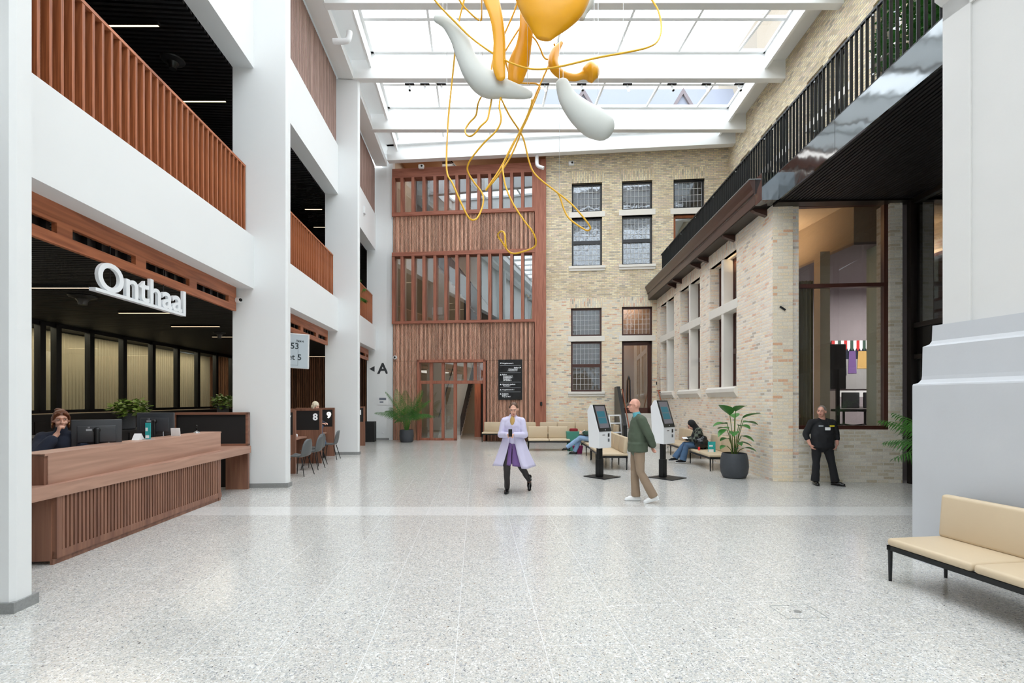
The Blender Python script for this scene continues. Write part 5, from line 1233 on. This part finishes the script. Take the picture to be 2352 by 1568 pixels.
RP = [
 ('long yellow rope sweeping right in a wide arc above the hall', [(960,-60),(1000,2),(1045,50),(1090,93),(1150,133),(1200,154),(1240,159),(1290,152),(1370,133),(1440,120),(1490,108),(1512,92),(1519,62),(1512,25),(1495,-5),(1470,-60)], 8.8, ((1430,122),)),
 ('yellow rope hanging in a deep V on the left over the window ribbon', [(1080,-60),(1066,0),(1052,62),(1040,170),(1030,270),(1026,345),(1027,397),(1040,422),(1060,468),(1075,497),(1086,505),(1098,498),(1109,470),(1108,445),(1090,420),(1076,398),(1074,382),(1084,362),(1110,330),(1140,300),(1151,275),(1147,245),(1150,225),(1160,221)], 9.3, ((1030,340),)),
 ('yellow rope ending in a slim loop over the leaded windows', [(1149,222),(1170,265),(1200,313),(1215,370),(1226,396),(1246,416),(1280,442),(1310,466),(1335,493),(1352,515),(1356,525),(1345,528),(1310,504),(1296,482),(1286,452),(1279,441)], 9.7, ((1292,440),)),
 ('yellow rope crossing down from the hook to a sharp bend', [(1272,100),(1283,126),(1262,136),(1250,132),(1240,110),(1230,92),(1215,76),(1200,60),(1190,70),(1162,115),(1158,125),(1168,165),(1178,184),(1200,191),(1230,192),(1240,200),(1237,210),(1205,285),(1178,330),(1150,385),(1118,433),(1122,430),(1150,395),(1180,345),(1215,255),(1240,195),(1272,125)], 9.9, ((1274,122),)),
 ('yellow rope that drops to a curled hook above the slat band', [(1222,228),(1216,255),(1190,310),(1165,360),(1156,378),(1155,392),(1162,430),(1180,470),(1205,508),(1222,530),(1231,552),(1226,568),(1200,578),(1182,582),(1168,577),(1155,558),(1145,545),(1144,537),(1152,531),(1159,537),(1161,560),(1163,568)], 9.5, ((1215,256),)),
 ('small yellow rope loop below the white boomerang shape', [(1108,217),(1098,238),(1093,265),(1078,282),(1069,297),(1070,307),(1079,313),(1091,306),(1104,290),(1119,275),(1124,255),(1130,222)], 9.4, ((1113,215),)),
 ('short yellow rope loop at the top left of the yellow strip', [(1040,-30),(1060,8),(1082,32),(1100,46),(1106,40),(1107,-5),(1106,-40)], 9.3, ((1062,10),)),
 ('thin yellow rope passing behind the yellow strip', [(1195,-20),(1183,22),(1160,75),(1135,132),(1129,158),(1131,180),(1138,200)], 9.5, ((1184,20),)),
]
for lb, pts, Y0, ws in RP:
    P = [at(x, y, Y0+.25*math.sin(i*.55)) for i, (x, y) in enumerate(pts)]; O = P[0].copy(); C = catmull(P, 7)
    g = G(); g.tube([c-O for c in C], .0165, 8); o = g.o('sculpture_rope', M['yrope'], loc=O, smooth=True); tag(o, lb, 'hanging rope', 'hanging sculpture ropes')
    g = G()
    for w_ in ws:
        c = min(C, key=lambda c: (CX+F*c.x/c.y-w_[0])**2+(HY-(c.z-EYE)*F/c.y-w_[1])**2)-O; g.cone(c, (c.x, c.y, 12.94-O.z), .004, n=5); g.tube([c+Vector((.02*math.cos(a), 0, .03+.02*math.sin(a))) for a in [k*math.pi/5 for k in range(11)]], .004, 5)
    lab(g.o('suspension_wire', M['silver'], o), 'thin steel wire with a ring')

# ------------------------------------------------------------------ people
CT = bpy.data.textures.new('fold_noise', 'CLOUDS'); CT.noise_scale = .11; CT.noise_depth = 1
def folds(o, st=.018):
    m = o.modifiers.new('folds', 'DISPLACE'); m.texture = CT; m.strength = st; m.mid_level = .5; m.texture_coords = 'GLOBAL'; return o
def remesh(o, v=.01, it=3, fac=.5):
    m = o.modifiers.new('skin', 'REMESH'); m.mode = 'VOXEL'; m.voxel_size = v; m.use_smooth_shade = True
    s = o.modifiers.new('soft', 'SMOOTH'); s.iterations = it; s.factor = fac; return o
def hand(g, w, d, pn, side, curl=.5, s=1.0):
    """w wrist, d direction of the hand, pn palm normal, side +1/-1: where the thumb leaves"""
    w = Vector(w); d = Vector(d).normalized(); pn = Vector(pn); pn = (pn-d*pn.dot(d)).normalized(); sd = d.cross(pn).normalized()*side
    pc = w+d*.045*s; g.cap(w-d*.01, w+d*.08*s, .026*s, .034*s, sx=1.15, sy=.55, up=sd)
    for i, (o_, l) in enumerate(((.030, .070), (.011, .078), (-.009, .072), (-.027, .056))):
        p = w+d*.085*s+sd*o_*s; a = 0; r = .0088*s
        for k, q in enumerate((.45, .32, .25)):
            a += curl*(.6 if k == 0 else .9)*(1+.08*i); dd = (d*math.cos(a)+pn*math.sin(a)); e = p+dd*l*q*s; g.cap(p, e, r, r*.92, 8); p = e; r *= .93
    p = w+d*.025*s+sd*.026*s; dd = (d*.7+sd*.75+pn*.25).normalized(); e = p+dd*.035*s; g.cap(p, e, .012*s, .0105*s, 8)
    dd = (d*.9+sd*.25+pn*(.3+curl*.4)).normalized(); g.cap(e, e+dd*.032*s, .010*s, .0085*s, 8)
def person(name, lb, loc, rz, J, o, fr=FW, s=1.0):
    """J joints in a body frame that faces -y; O: clothing"""
    t = T('person', lb, 'person', loc, rz, fr)
    V = {k: Vector(v) for k, v in J.items()}
    Hd = V['head']; hr = Euler((o.get('pitch', 0), o.get('roll', 0), o.get('yaw', 0))).to_matrix()
    h = lambda x, y, z: Hd + hr @ Vector((x, y, z))
    f = o.get('fat', 1.0); sk = o.get('skin', 'skin')
    g = G()
    g.ell(Hd+hr@Vector((0, .012, .022)), .074, .094, .098, M=hr); g.ell(h(0, -.028, -.05), .052, .062, .068, M=hr); g.ell(h(0,-.055,-.088), .026, .026, .022, M=hr)
    g.cap(h(0, -.088, .010), h(0, -.113, -.026), .008, .0145, 8); g.ell(h(.012,-.1,-.03), .008, .01, .008, M=hr); g.ell(h(-.012,-.1,-.03), .008, .01, .008, M=hr)
    for sx in (-1, 1):
        g.ell(h(sx*.078, .012, -.006), .012, .020, .032, M=hr); g.ell(h(sx*.036, -.066, -.03), .026, .022, .024, M=hr); g.cap(h(sx*.012, -.088, .034), h(sx*.05, -.074, .034), .010, .008, 8)
    g.ell(h(0, -.088, -.062), .022, .012, .009, M=hr)
    g.cap(V['neck'], h(0, .015, -.05), .058*f, .052, sy=1.0)
    def torso(g, e):
        g.cap(V['pel'], V['waist'], .135*f+e, (.125*f if f < 1.1 else .155*f)+e, 16, 1.12, .80); g.cap(V['waist'], V['chest'], (.125*f if f < 1.1 else .155*f)+e, .150*f**.6+e, 16, 1.12, .76)
        g.cap(V['shL']*.8+V['shR']*.2, V['shR']*.8+V['shL']*.2, .072+e, n=12); g.cap(V['chest'], V['neck'], .12+e, .06+e*.7, 14, 1.15, .72)
    def arm(g, k, e, end=1.0):
        g.cap(V['sh'+k], V['el'+k], .055*f**.5+e, .043+e, 12)
        if end > .55: g.cap(V['el'+k], V['el'+k].lerp(V['wr'+k], (end-.5)*2), .043+e, .030+e+(1-end)*.015, 12)
    def leg(g, k, e, flare=0):
        g.cap(V['hip'+k], V['kn'+k], .088*f**.4+e, .060+e, 14); g.cap(V['kn'+k], V['an'+k], .058+e, .040+e+flare, 14)
    torso(g, 0)
    for k in 'LR': arm(g, k, 0); leg(g, k, 0)
    for k in 'LR':
        hd = o.get('hand'+k)
        if hd: hand(g, V['wr'+k], hd[0], hd[1], hd[2], hd[3])
    for k in 'LR': g.cap(V['an'+k]-Vector((0,0,.0)), V['an'+k]+Vector((0,0,-.03)), .036, .036)
    remesh(g.o('body', M[sk], t), .0085, 2)
    # eyes, brows, lips
    for sx in (-1, 1):
        g = G(); g.ell(h(sx*.031, -.0815, .010), .0135, .0105, .0062, M=hr); e_ = g.o('eye', M['eyew'], t, smooth=True); g = G(); g.ell(h(sx*.031+o.get('gaze', 0), -.0900, .010), .0066, .0036, .0058, M=hr); g.o('iris', M['eyed'], e_, smooth=True)
        g = G(); g.cap(h(sx*.017, -.0965, .0365), h(sx*.050, -.083, .0345), .0036, .0022, 6); g.o('eyebrow', M[o.get('brow', 'hairb')], t, smooth=True)
    g = G(); g.ell(h(0, -.0955, -.059), .021, .007, .0045, M=hr); g.ell(h(0, -.0945, -.067), .018, .007, .0045, M=hr); g.o('lips', M['lip'], t, smooth=True)
    # clothing
    top = o['top']; g = G(); torso(g, .020)
    if top.get('hem'): g.cap(V['pel'], V['pel']+Vector((0,0,-.03)), .143*f+.018, .143*f+.016, 16, 1.12, .8); g.rings([[V['pel']+Vector(((.165*f+.035)*math.cos(a*math.pi/12), (.125*f+.03)*math.sin(a*math.pi/12), z)) for a in range(24)] for z in (.06, -.10)])
    for k in 'LR': arm(g, k, top.get('e', .016), top.get('sleeve', .98))
    if top.get('collar'): g.cap(V['neck']+Vector((0,0,-.02)), V['neck']+Vector((0,-.005,.045)), .074, .070, 14)
    if top.get('hood'):
        g.ell(Hd+hr@Vector((0, .035, .028)), .105, .112, .128, M=hr, z0=-1, z1=1); g.cap(V['neck'], h(0, .05, -.06), .10, .09, 14)
    folds(remesh(g.o(top['name'], M[top['m']], t), .011, 4))
    if 'bottom' in o:
        b = o['bottom']; g = G(); g.cap(V['hipL'], V['hipR'], .100*f+.008, n=14); g.cap(V['pel'], V['pel']+Vector((0,0,-.05)), .118*f+.006, n=16, sx=1.1, sy=.78)
        for k in 'LR':
            fl = b.get('flare', .01); A = V['an'+k]; K = V['kn'+k]; g.cap(V['hip'+k], K, .088*f**.4+.014, .070, 14); g.cap(K, K+(A-K)*.15, .070, .066, 14)
            g.cone(K, A+(A-K).normalized()*.015, .069, .050+fl, 16)
        folds(remesh(g.o(b['name'], M[b['m']], t), .010, 2), .014)
    for k in 'LR':
        a = V['an'+k]; d = Vector(o.get('toe'+k, (0,-1,0))).normalized(); g = G(); up = Vector((0,0,1)); sd = d.cross(up).normalized(); real_up = sd.cross(d).normalized()
        hh = -real_up*.058
        g.cap(a-d*.045+hh*.75, a+d*.10+hh*.85, .042, .047, 12, 1, .95, up=sd); g.cap(a+d*.10+hh*.9, a+d*.16+hh, .047, .034, 12, 1, .8, up=sd); g.cap(a-d*.02+hh*.2, a-d*.01-hh*o.get('boot', .25), .046, .048, 12)
        q = g.bm
        lo = (a+hh*1.38).dot(real_up)
        for v in q.verts:
            if v.co.dot(real_up) < lo: v.co += real_up*(lo-v.co.dot(real_up))
        sh = remesh(g.o('shoe', M[o.get('shoe', 'shoeb')], t), .009, 2)
        g = G(); g.cap(a-d*.055+hh*1.36, a+d*.165+hh*1.36, .034, .036, 12, 1.0, .28, up=sd); g.o('sole', M[o.get('sole', 'paper')], sh, smooth=True)
    hair = o.get('hair')
    if hair:
        g = G(); kind = hair[0]
        if kind == 'short':
            g.ell(h(0, .025, .040), .082, .092, .090, M=hr); g.ell(h(0, .05, -.0), .074, .066, .085, M=hr)
            for sx in (-1, 1): g.cap(h(sx*.074, .005, .045), h(sx*.074, .02, .0), .014, .010, 8)
        if kind == 'bun':
            g.ell(h(0, .022, .045), .086, .096, .092, M=hr); g.ell(h(0, .055, 0), .080, .070, .095, M=hr); g.ell(h(-.02, .06, .125), .042, .036, .026, M=hr); g.ell(h(.02, .07, .115), .03, .03, .024, M=hr)
            for sx in (-1, 1): g.cap(h(sx*.074, .012, .03), h(sx*.082, .035, -.10), .024, .012, 8); g.cap(h(sx*.066, -.045, .072), h(sx*.080, -.012, .0), .016, .006, 8); g.cap(h(sx*.07, .04, .0), h(sx*.075, .05, -.10), .026, .008, 8); g.cap(h(sx*.03, -.07, .092), h(sx*.066, -.045, .06), .016, .012, 8)
        if kind == 'bob':
            g.ell(h(0, .018, .035), .090, .104, .098, M=hr); g.ell(h(0, .045, -.04), .088, .075, .10, M=hr)
            for sx in (-1, 1): g.cap(h(sx*.082, .0, .03), h(sx*.084, -.01, -.10), .026, .016, 8)
        remesh(g.o('hair', M[hair[1]], t), .006, 2)
    if o.get('glasses'):
        g = G()
        for sx in (-1, 1):
            g.tube([h(sx*.032+.022*math.cos(a), -.105, .010+.017*math.sin(a)) for a in [k*math.pi/6 for k in range(13)]], .002, 5); g.tube([h(sx*.054, -.104, .015), h(sx*.08, -.03, .012), h(sx*.08, .02, .005)], .0022, 5)
        g.tube([h(-.01, -.105, .012), h(.01, -.105, .012)], .002, 5); g.o('glasses', M['blackmet'], t)
    return t, V, h
# receptionist on a high stool, hand at her mouth
t, V, h = person('receptionist', 'woman in a navy jumper seated at the reception, hand at her mouth', (-.92, onL(140, -.92), 0), R(38), dict(pel=(0,.10,.80), waist=(0,.06,.98), chest=(0,.02,1.16), neck=(0,.0,1.33), head=(.0,-.02,1.50), shL=(.17,.02,1.27), shR=(-.17,.02,1.27), elL=(.27,-.20,1.03), wrL=(.10,-.36,1.00), elR=(-.23,-.28,1.05), wrR=(-.035,-.185,1.33), hipL=(.09,.08,.80), hipR=(-.09,.08,.80), knL=(.12,-.32,.80), knR=(-.12,-.32,.80), anL=(.12,-.28,.40), anR=(-.12,-.28,.40)),
    dict(top=dict(name='jumper', m='cloth_navy', e=.035, sleeve=.86, collar=1, hem=1), bottom=dict(name='trousers', m='cloth_black'), hair=('bun', 'hairb'), handR=((.25,-.1,.9), (.9,.2,-.1), 1, 1.15), handL=((-.6,-.5,0), (0,0,-1), 1, .3), gaze=.004, yaw=R(6), pitch=R(4)), FL)
for sx in (-1,1):
    g = G(); g.tube([h(sx*.082, .008, -.040), h(sx*.086, .008, -.056), h(sx*.082, .008, -.062)], .004, 6); g.o('earring', plain('gold_earring', rgb(220,190,120), .3, .8), t)
st = T('stool', 'high black stool under the seated receptionist', 'stool', (-.92, onL(140, -.92)+.08, 0), 0, FL); g = G(); g.cone((0,0,.62), (0,0,.69), .2, n=24); g.o('seat', M['cloth_black'], st); g = G(); g.cone((0,0,.03), (0,0,.63), .03); g.cone((0,0,0), (0,0,.03), .22, n=24); g.o('base', M['silver'], st)
# woman walking in a lilac coat, looking at her phone
ang = R(-8)
t, V, h = person('walker', 'woman in a long pale lilac coat walking towards the camera with a phone', (.02, 9.55, 0), ang, dict(pel=(0,0,.96), waist=(0,0,1.10), chest=(0,.0,1.28), neck=(0,0,1.44), head=(0.02,-.05,1.59), shL=(.165,0,1.36), shR=(-.165,0,1.36), elL=(.23,-.04,1.10), wrL=(.06,-.25,1.12), elR=(-.23,-.04,1.10), wrR=(-.07,-.27,1.12), hipL=(.09,0,.93), hipR=(-.09,0,.93), knL=(.14,.04,.52), knR=(-.10,-.12,.52), anL=(.28,.28,.20), anR=(-.11,-.03,.09)),
    dict(top=dict(name='coat_bodice', m='cloth_lilac', e=.018, sleeve=.97), bottom=dict(name='tights', m='tights', flare=0), hair=('short', 'hairk'), handL=((-.9,-.4,0), (0,-.2,-1), -1, .8), handR=((.9,-.5,0), (0,-.2,-1), 1, .8), pitch=R(22), brow='hairk', boot=1.7, toeL=(.1,-.7,-.7), sole='black'))
def coat(t, zt, zb_, r0, r1, m, name, open_=.55, yo=0):
    rows = []; g = G(); n = 40
    for i in range(14):
        u = i/13; z = zt+(zb_-zt)*u; r = r0+(r1-r0)*u**1.15; row = []
        for k in range(n+1):
            a = -math.pi/2+open_*(.25+.6*u)+(2*math.pi-2*open_*(.25+.6*u))*k/n; w = 1+.07*math.sin(a*7+1)*u+.03*math.sin(a*13)*u
            row.append(g.bm.verts.new((r*1.1*w*math.cos(a), r*.85*w*math.sin(a)+yo*u+.01, z+.02*math.sin(a*2)*u)))
        rows.append(row)
    for a, b in zip(rows, rows[1:]):
        for k in range(n): g.bm.faces.new((a[k], a[k+1], b[k+1], b[k]))
    o = g.o(name, M[m], t, smooth=True); md = o.modifiers.new('thick', 'SOLIDIFY'); md.thickness = .012; return o
coat(t, 1.16, .50, .16, .36, 'cloth_lilac', 'coat_skirt', .6, .06); coat(t, 1.05, .53, .14, .26, 'cloth_purple', 'skirt', .05, .02)
g = G(); g.ell((0,-.085,1.35), .05, .05, .11); g.o('scarf', M['mustard'], t, smooth=True)
g = G(); g.rbox(-.035, .035, -.375, -.365, 1.09, 1.23, .004, M=Matrix.Identity(4)); g.o('phone', M['sign'], t); 
# bald man walking left
person('walker2', 'bald man with glasses in an olive jacket walking past the kiosks', (2.18, 8.68, 0), R(-90), dict(pel=(0,0,.97), waist=(0,-.01,1.12), chest=(0,.0,1.32), neck=(0,-.01,1.49), head=(0,-.06,1.665), shL=(.19,.02,1.42), shR=(-.19,.02,1.42), elL=(.25,.13,1.17), wrL=(.10,.24,.98), elR=(-.25,.13,1.17), wrR=(-.07,.26,.97), hipL=(.09,0,.95), hipR=(-.09,0,.95), knL=(.10,.02,.53), knR=(-.10,-.03,.52), anL=(.11,.24,.12), anR=(-.10,-.01,.09)),
    dict(top=dict(name='jacket', m='cloth_olive', e=.028, sleeve=.97, hem=1), bottom=dict(name='trousers', m='cloth_khaki', flare=.03), shoe='shoew', glasses=1, skin='skin2', handL=((-.5,.1,-.8), (0,1,0), 1, .7), handR=((.4,.1,-.9), (0,1,0), -1, .6), fat=1.1, brow='hairg', toeL=(0,-1,-.25)))
ob = [o for o in bpy.data.objects if o.get('category') == 'person'][-1]; g = G(); g.cap((0,-.01,1.475), (0,-.022,1.525), .070, .066, 14); g.o('collar', M['aqua'], ob, smooth=True)
# guard leaning near the wall
t, V, h = person('guard', 'security guard in black with badges standing before the low brick wall', (6.45, 10.42, 0), R(-8), dict(pel=(0,0,.88), waist=(0,-.05,1.02), chest=(0,-.01,1.20), neck=(0,0,1.36), head=(-.02,-.03,1.525), shL=(.20,0,1.29), shR=(-.20,0,1.29), elL=(.30,.04,1.04), wrL=(.27,-.05,.85), elR=(-.31,.02,1.05), wrR=(-.26,-.06,.85), hipL=(.10,0,.84), hipR=(-.10,0,.84), knL=(.17,-.04,.46), knR=(-.12,-.02,.46), anL=(.24,-.03,.09), anR=(-.13,0,.09)),
    dict(top=dict(name='pullover', m='cloth_black', e=.02, sleeve=.70, hem=1), bottom=dict(name='trousers', m='cloth_black', flare=.03), hair=('short', 'hairg'), skin='skin2', fat=1.2, yaw=R(-38), handL=((-.4,-.2,-.8), (-1,0,0), -1, .5), handR=((.4,-.2,-.8), (1,0,0), 1, .5), brow='hairg', toeL=(.7,-.8,0), toeR=(-.1,-1,0), sole='black'))
g = G(); g.rbox(-.15, -.06, -.205, -.195, 1.22, 1.25, .004); lab(g.o('chest_badge', M['silverp'], t), 'grey chest badge'); g = G(); g.rbox(.06, .15, -.205, -.195, 1.22, 1.25, .004); lab(g.o('chest_badge', M['yellowp'], t), 'yellow chest badge'); g = G(); g.rbox(-.045, .055, -.245, -.235, 1.15, 1.21, .004); lab(g.o('name_card', M['paper'], t), 'white pass card')
g = G(); g.tube([(-.06,-.09,1.37), (-.05,-.18,1.28), (0,-.24,1.20)], .004, 5); g.tube([(.06,-.09,1.37), (.05,-.18,1.28), (0.01,-.24,1.20)], .004, 5); g.o('lanyard', M['blackmet'], t)
# hooded person reading on the wing bench
t, V, h = person('reader', 'person in a black hood and plaid jacket bent over a book on the bench', (-.52, 13.95, 0), R(-96), dict(pel=(0,.03,.50), waist=(0,-.02,.66), chest=(0,-.10,.82), neck=(0,-.17,.95), head=(0,-.27,1.06), shL=(.18,-.10,.92), shR=(-.18,-.10,.92), elL=(.22,-.20,.68), wrL=(.06,-.40,.68), elR=(-.22,-.20,.68), wrR=(-.06,-.40,.68), hipL=(.09,.02,.50), hipR=(-.09,.02,.50), knL=(.10,-.42,.52), knR=(-.09,-.44,.53), anL=(.09,-.52,.11), anR=(-.06,-.70,.15)),
    dict(top=dict(name='plaid_jacket', m='plaid', e=.03, sleeve=.97, hem=1), bottom=dict(name='jeans', m='denim', flare=.045), shoe='cloth_black', pitch=R(38), handL=((-.3,-.9,.1), (0,0,1), -1, .5), handR=((.3,-.9,.1), (0,0,1), 1, .5), glasses=1, toeR=(0,-1,-.1)), FR)
g = G(); hr_ = Euler((R(38),0,0)).to_matrix(); Hd = V['head']; g.ell(Hd+hr_@Vector((0,.038,.030)), .108, .108, .125, M=hr_); g.cap(V['neck']+Vector((0,.03,0)), Hd+hr_@Vector((0,.05,-.05)), .10, .09); g.cap((0,-.14,.93), (0,-.22,.74), .07, .06); remesh(g.o('hood', M['cloth_black'], t), .009, 3)
bk = T('book', 'open white book with a dark red cover held by the hooded person', 'book', (-.52-.46, 13.95, .72), R(-96), FR); g = G(); g.box(-.11, 0, -.07, .07, 0, .012, Matrix.Rotation(R(-14), 4, 'Y')); g.box(0, .11, -.07, .07, 0, .012, Matrix.Rotation(R(14), 4, 'Y')); g.o('pages', M['paper'], bk); g = G(); g.box(-.113, .0, -.073, .073, -.006, -.001, Matrix.Rotation(R(-14), 4, 'Y')); g.o('cover', M['magenta'], bk)
g = G(); g.ell((0,0,.17), .20, .16, .17); g.ell((.05,-.02,.30), .1, .1, .08); tb = tag(remesh(g.o('shoulder_bag', plain('glossy_black_bag', rgb(18,19,22), .18), fr=FR, loc=(-.60, 13.72, .42)), .012, 2), 'glossy black bag lying beside the hooded person', 'bag')
t = T('drink_can', 'tall red drink can standing on the bench near the bag', 'can', (-.76, 13.42, .345), 0, FR); g = G(); g.lathe([(.022, 0), (.029, .008), (.029, .15), (.023, .163), (.022, .165)]); g.o('body', M['red'], t, smooth='auto'); g = G(); g.cone((0,0,.165), (0,0,.168), .022, n=20); g.o('lid', M['silver'], t)
t = T('leaflet', 'teal leaflet standing on the bench behind the planter', 'leaflet', (-.58, 12.98, .42), R(6), FR); g = G(); g.box(-.10, .10, -.003, .003, 0, .27); g.o('card', M['tealp'], t); g = G(); g.box(-.07, .03, -.005, -.003, .14, .18); g.box(-.09, .05, -.005, -.003, .0, .07); g.o('print', M['paper'], t)
# seated reader behind the left kiosk: legs stretched to the left
person('sitter', 'person in light jeans and black shoes seated behind the left kiosk', (2.66, 16.2, 0), R(-97), dict(pel=(0,.0,.50), waist=(0,.03,.66), chest=(0,.02,.84), neck=(0,-.02,.99), head=(0,-.10,1.12), shL=(.17,.0,.94), shR=(-.17,.0,.94), elL=(.22,-.14,.70), wrL=(.06,-.34,.72), elR=(-.22,-.14,.70), wrR=(-.06,-.34,.72), hipL=(.09,-.02,.50), hipR=(-.09,-.02,.50), knL=(.07,-.45,.56), knR=(-.09,-.45,.52), anL=(-.03,-.86,.24), anR=(-.10,-.62,.10)),
    dict(top=dict(name='pullover', m='green', e=.03, hem=1), bottom=dict(name='jeans', m='deniml', flare=.02), hair=('bob', 'hairk'), pitch=R(25), handL=((-.3,-.9,.1), (0,0,1), -1, .5), handR=((.3,-.9,.1), (0,0,1), 1, .5), brow='hairk', toeL=(0,-1,-.15), sole='black'))
bk = T('open_magazine', 'white paper held on the knees of the seated person', 'paper', (2.28, 16.25, .74), R(-97)); g = G(); g.box(-.13, .13, -.1, .1, 0, .006, Matrix.Rotation(R(35), 4, 'X')); g.o('sheet', M['paper'], bk)
t = T('tote_bag', 'teal tote bag with red contents beside the seated person', 'bag', (2.12, 17.55, .0), R(5)); g = G(); g.rings([[(-.17,-.09,.0), (.17,-.09,0), (.17,.09,0), (-.17,.09,0)], [(-.22,-.12,.68), (.22,-.12,.68), (.22,.12,.68), (-.22,.12,.68)]]); g.o('body', plain('sea_green_tote', rgb(70,140,122), .7), t, bev=.02); g = G(); g.rbox(-.10, .18, -.10, .10, .62, .78, .04); g.o('contents', plain('dark_red_cloth', rgb(130,26,34), .8), t)
g = G(); g.rings([[(-.13,-.08,0), (.13,-.08,0), (.13,.08,0), (-.13,.08,0)], [(-.17,-.10,.26), (.17,-.10,.26), (.17,.10,.26), (-.17,.10,.26)]]); tag(g.o('gift_bag', M['magenta'], loc=(2.18, 16.62, 0), bev=.01), 'small magenta bag on the floor behind the crossed feet', 'bag')
# staff and client at the booths
person('staff', 'person with platinum hair behind the number 8 partition', (-5.92, 14.9, .27), R(80), dict(pel=(0,0,.55), waist=(0,0,.72), chest=(0,-.02,.95), neck=(0,-.04,1.16), head=(0,-.08,1.33), shL=(.17,0,1.10), shR=(-.17,0,1.10), elL=(.22,-.10,.85), wrL=(.10,-.3,.80), elR=(-.22,-.10,.85), wrR=(-.10,-.3,.80), hipL=(.09,0,.55), hipR=(-.09,0,.55), knL=(.1,-.12,.30), knR=(-.1,-.12,.30), anL=(.1,-.02,-.18), anR=(-.1,-.02,-.18)),
    dict(top=dict(name='pullover', m='cloth_navy', e=.03, hem=1), bottom=dict(name='trousers', m='cloth_navy'), hair=('bob', 'hairw'), pitch=R(20), handL=((-.3,-.9,.1), (0,0,-1), -1, .5), handR=((.3,-.9,.1), (0,0,-1), 1, .5), brow='hairw'))

person('client', 'person in blue clothes seated at the number 9 booth, mostly hidden', (-5.74, 15.02, 0), R(-86), dict(pel=(0,0,.50), waist=(0,-.03,.66), chest=(0,-.08,.86), neck=(0,-.13,1.02), head=(0,-.20,1.18), shL=(.17,-.05,.96), shR=(-.17,-.05,.96), elL=(.22,-.25,.76), wrL=(.10,-.46,.82), elR=(-.22,-.25,.76), wrR=(-.10,-.46,.82), hipL=(.09,0,.50), hipR=(-.09,0,.50), knL=(.1,-.20,.46), knR=(-.1,-.20,.46), anL=(.1,-.06,.10), anR=(-.1,.02,.10)),
    dict(top=dict(name='shirt', m='denim', e=.03, hem=1), bottom=dict(name='jeans', m='cloth_navy', flare=.01), hair=('short', 'hairk'), pitch=R(15), handL=((-.3,-.9,.1), (0,0,-1), -1, .5), handR=((.3,-.9,.1), (0,0,-1), 1, .5), brow='hairk'))
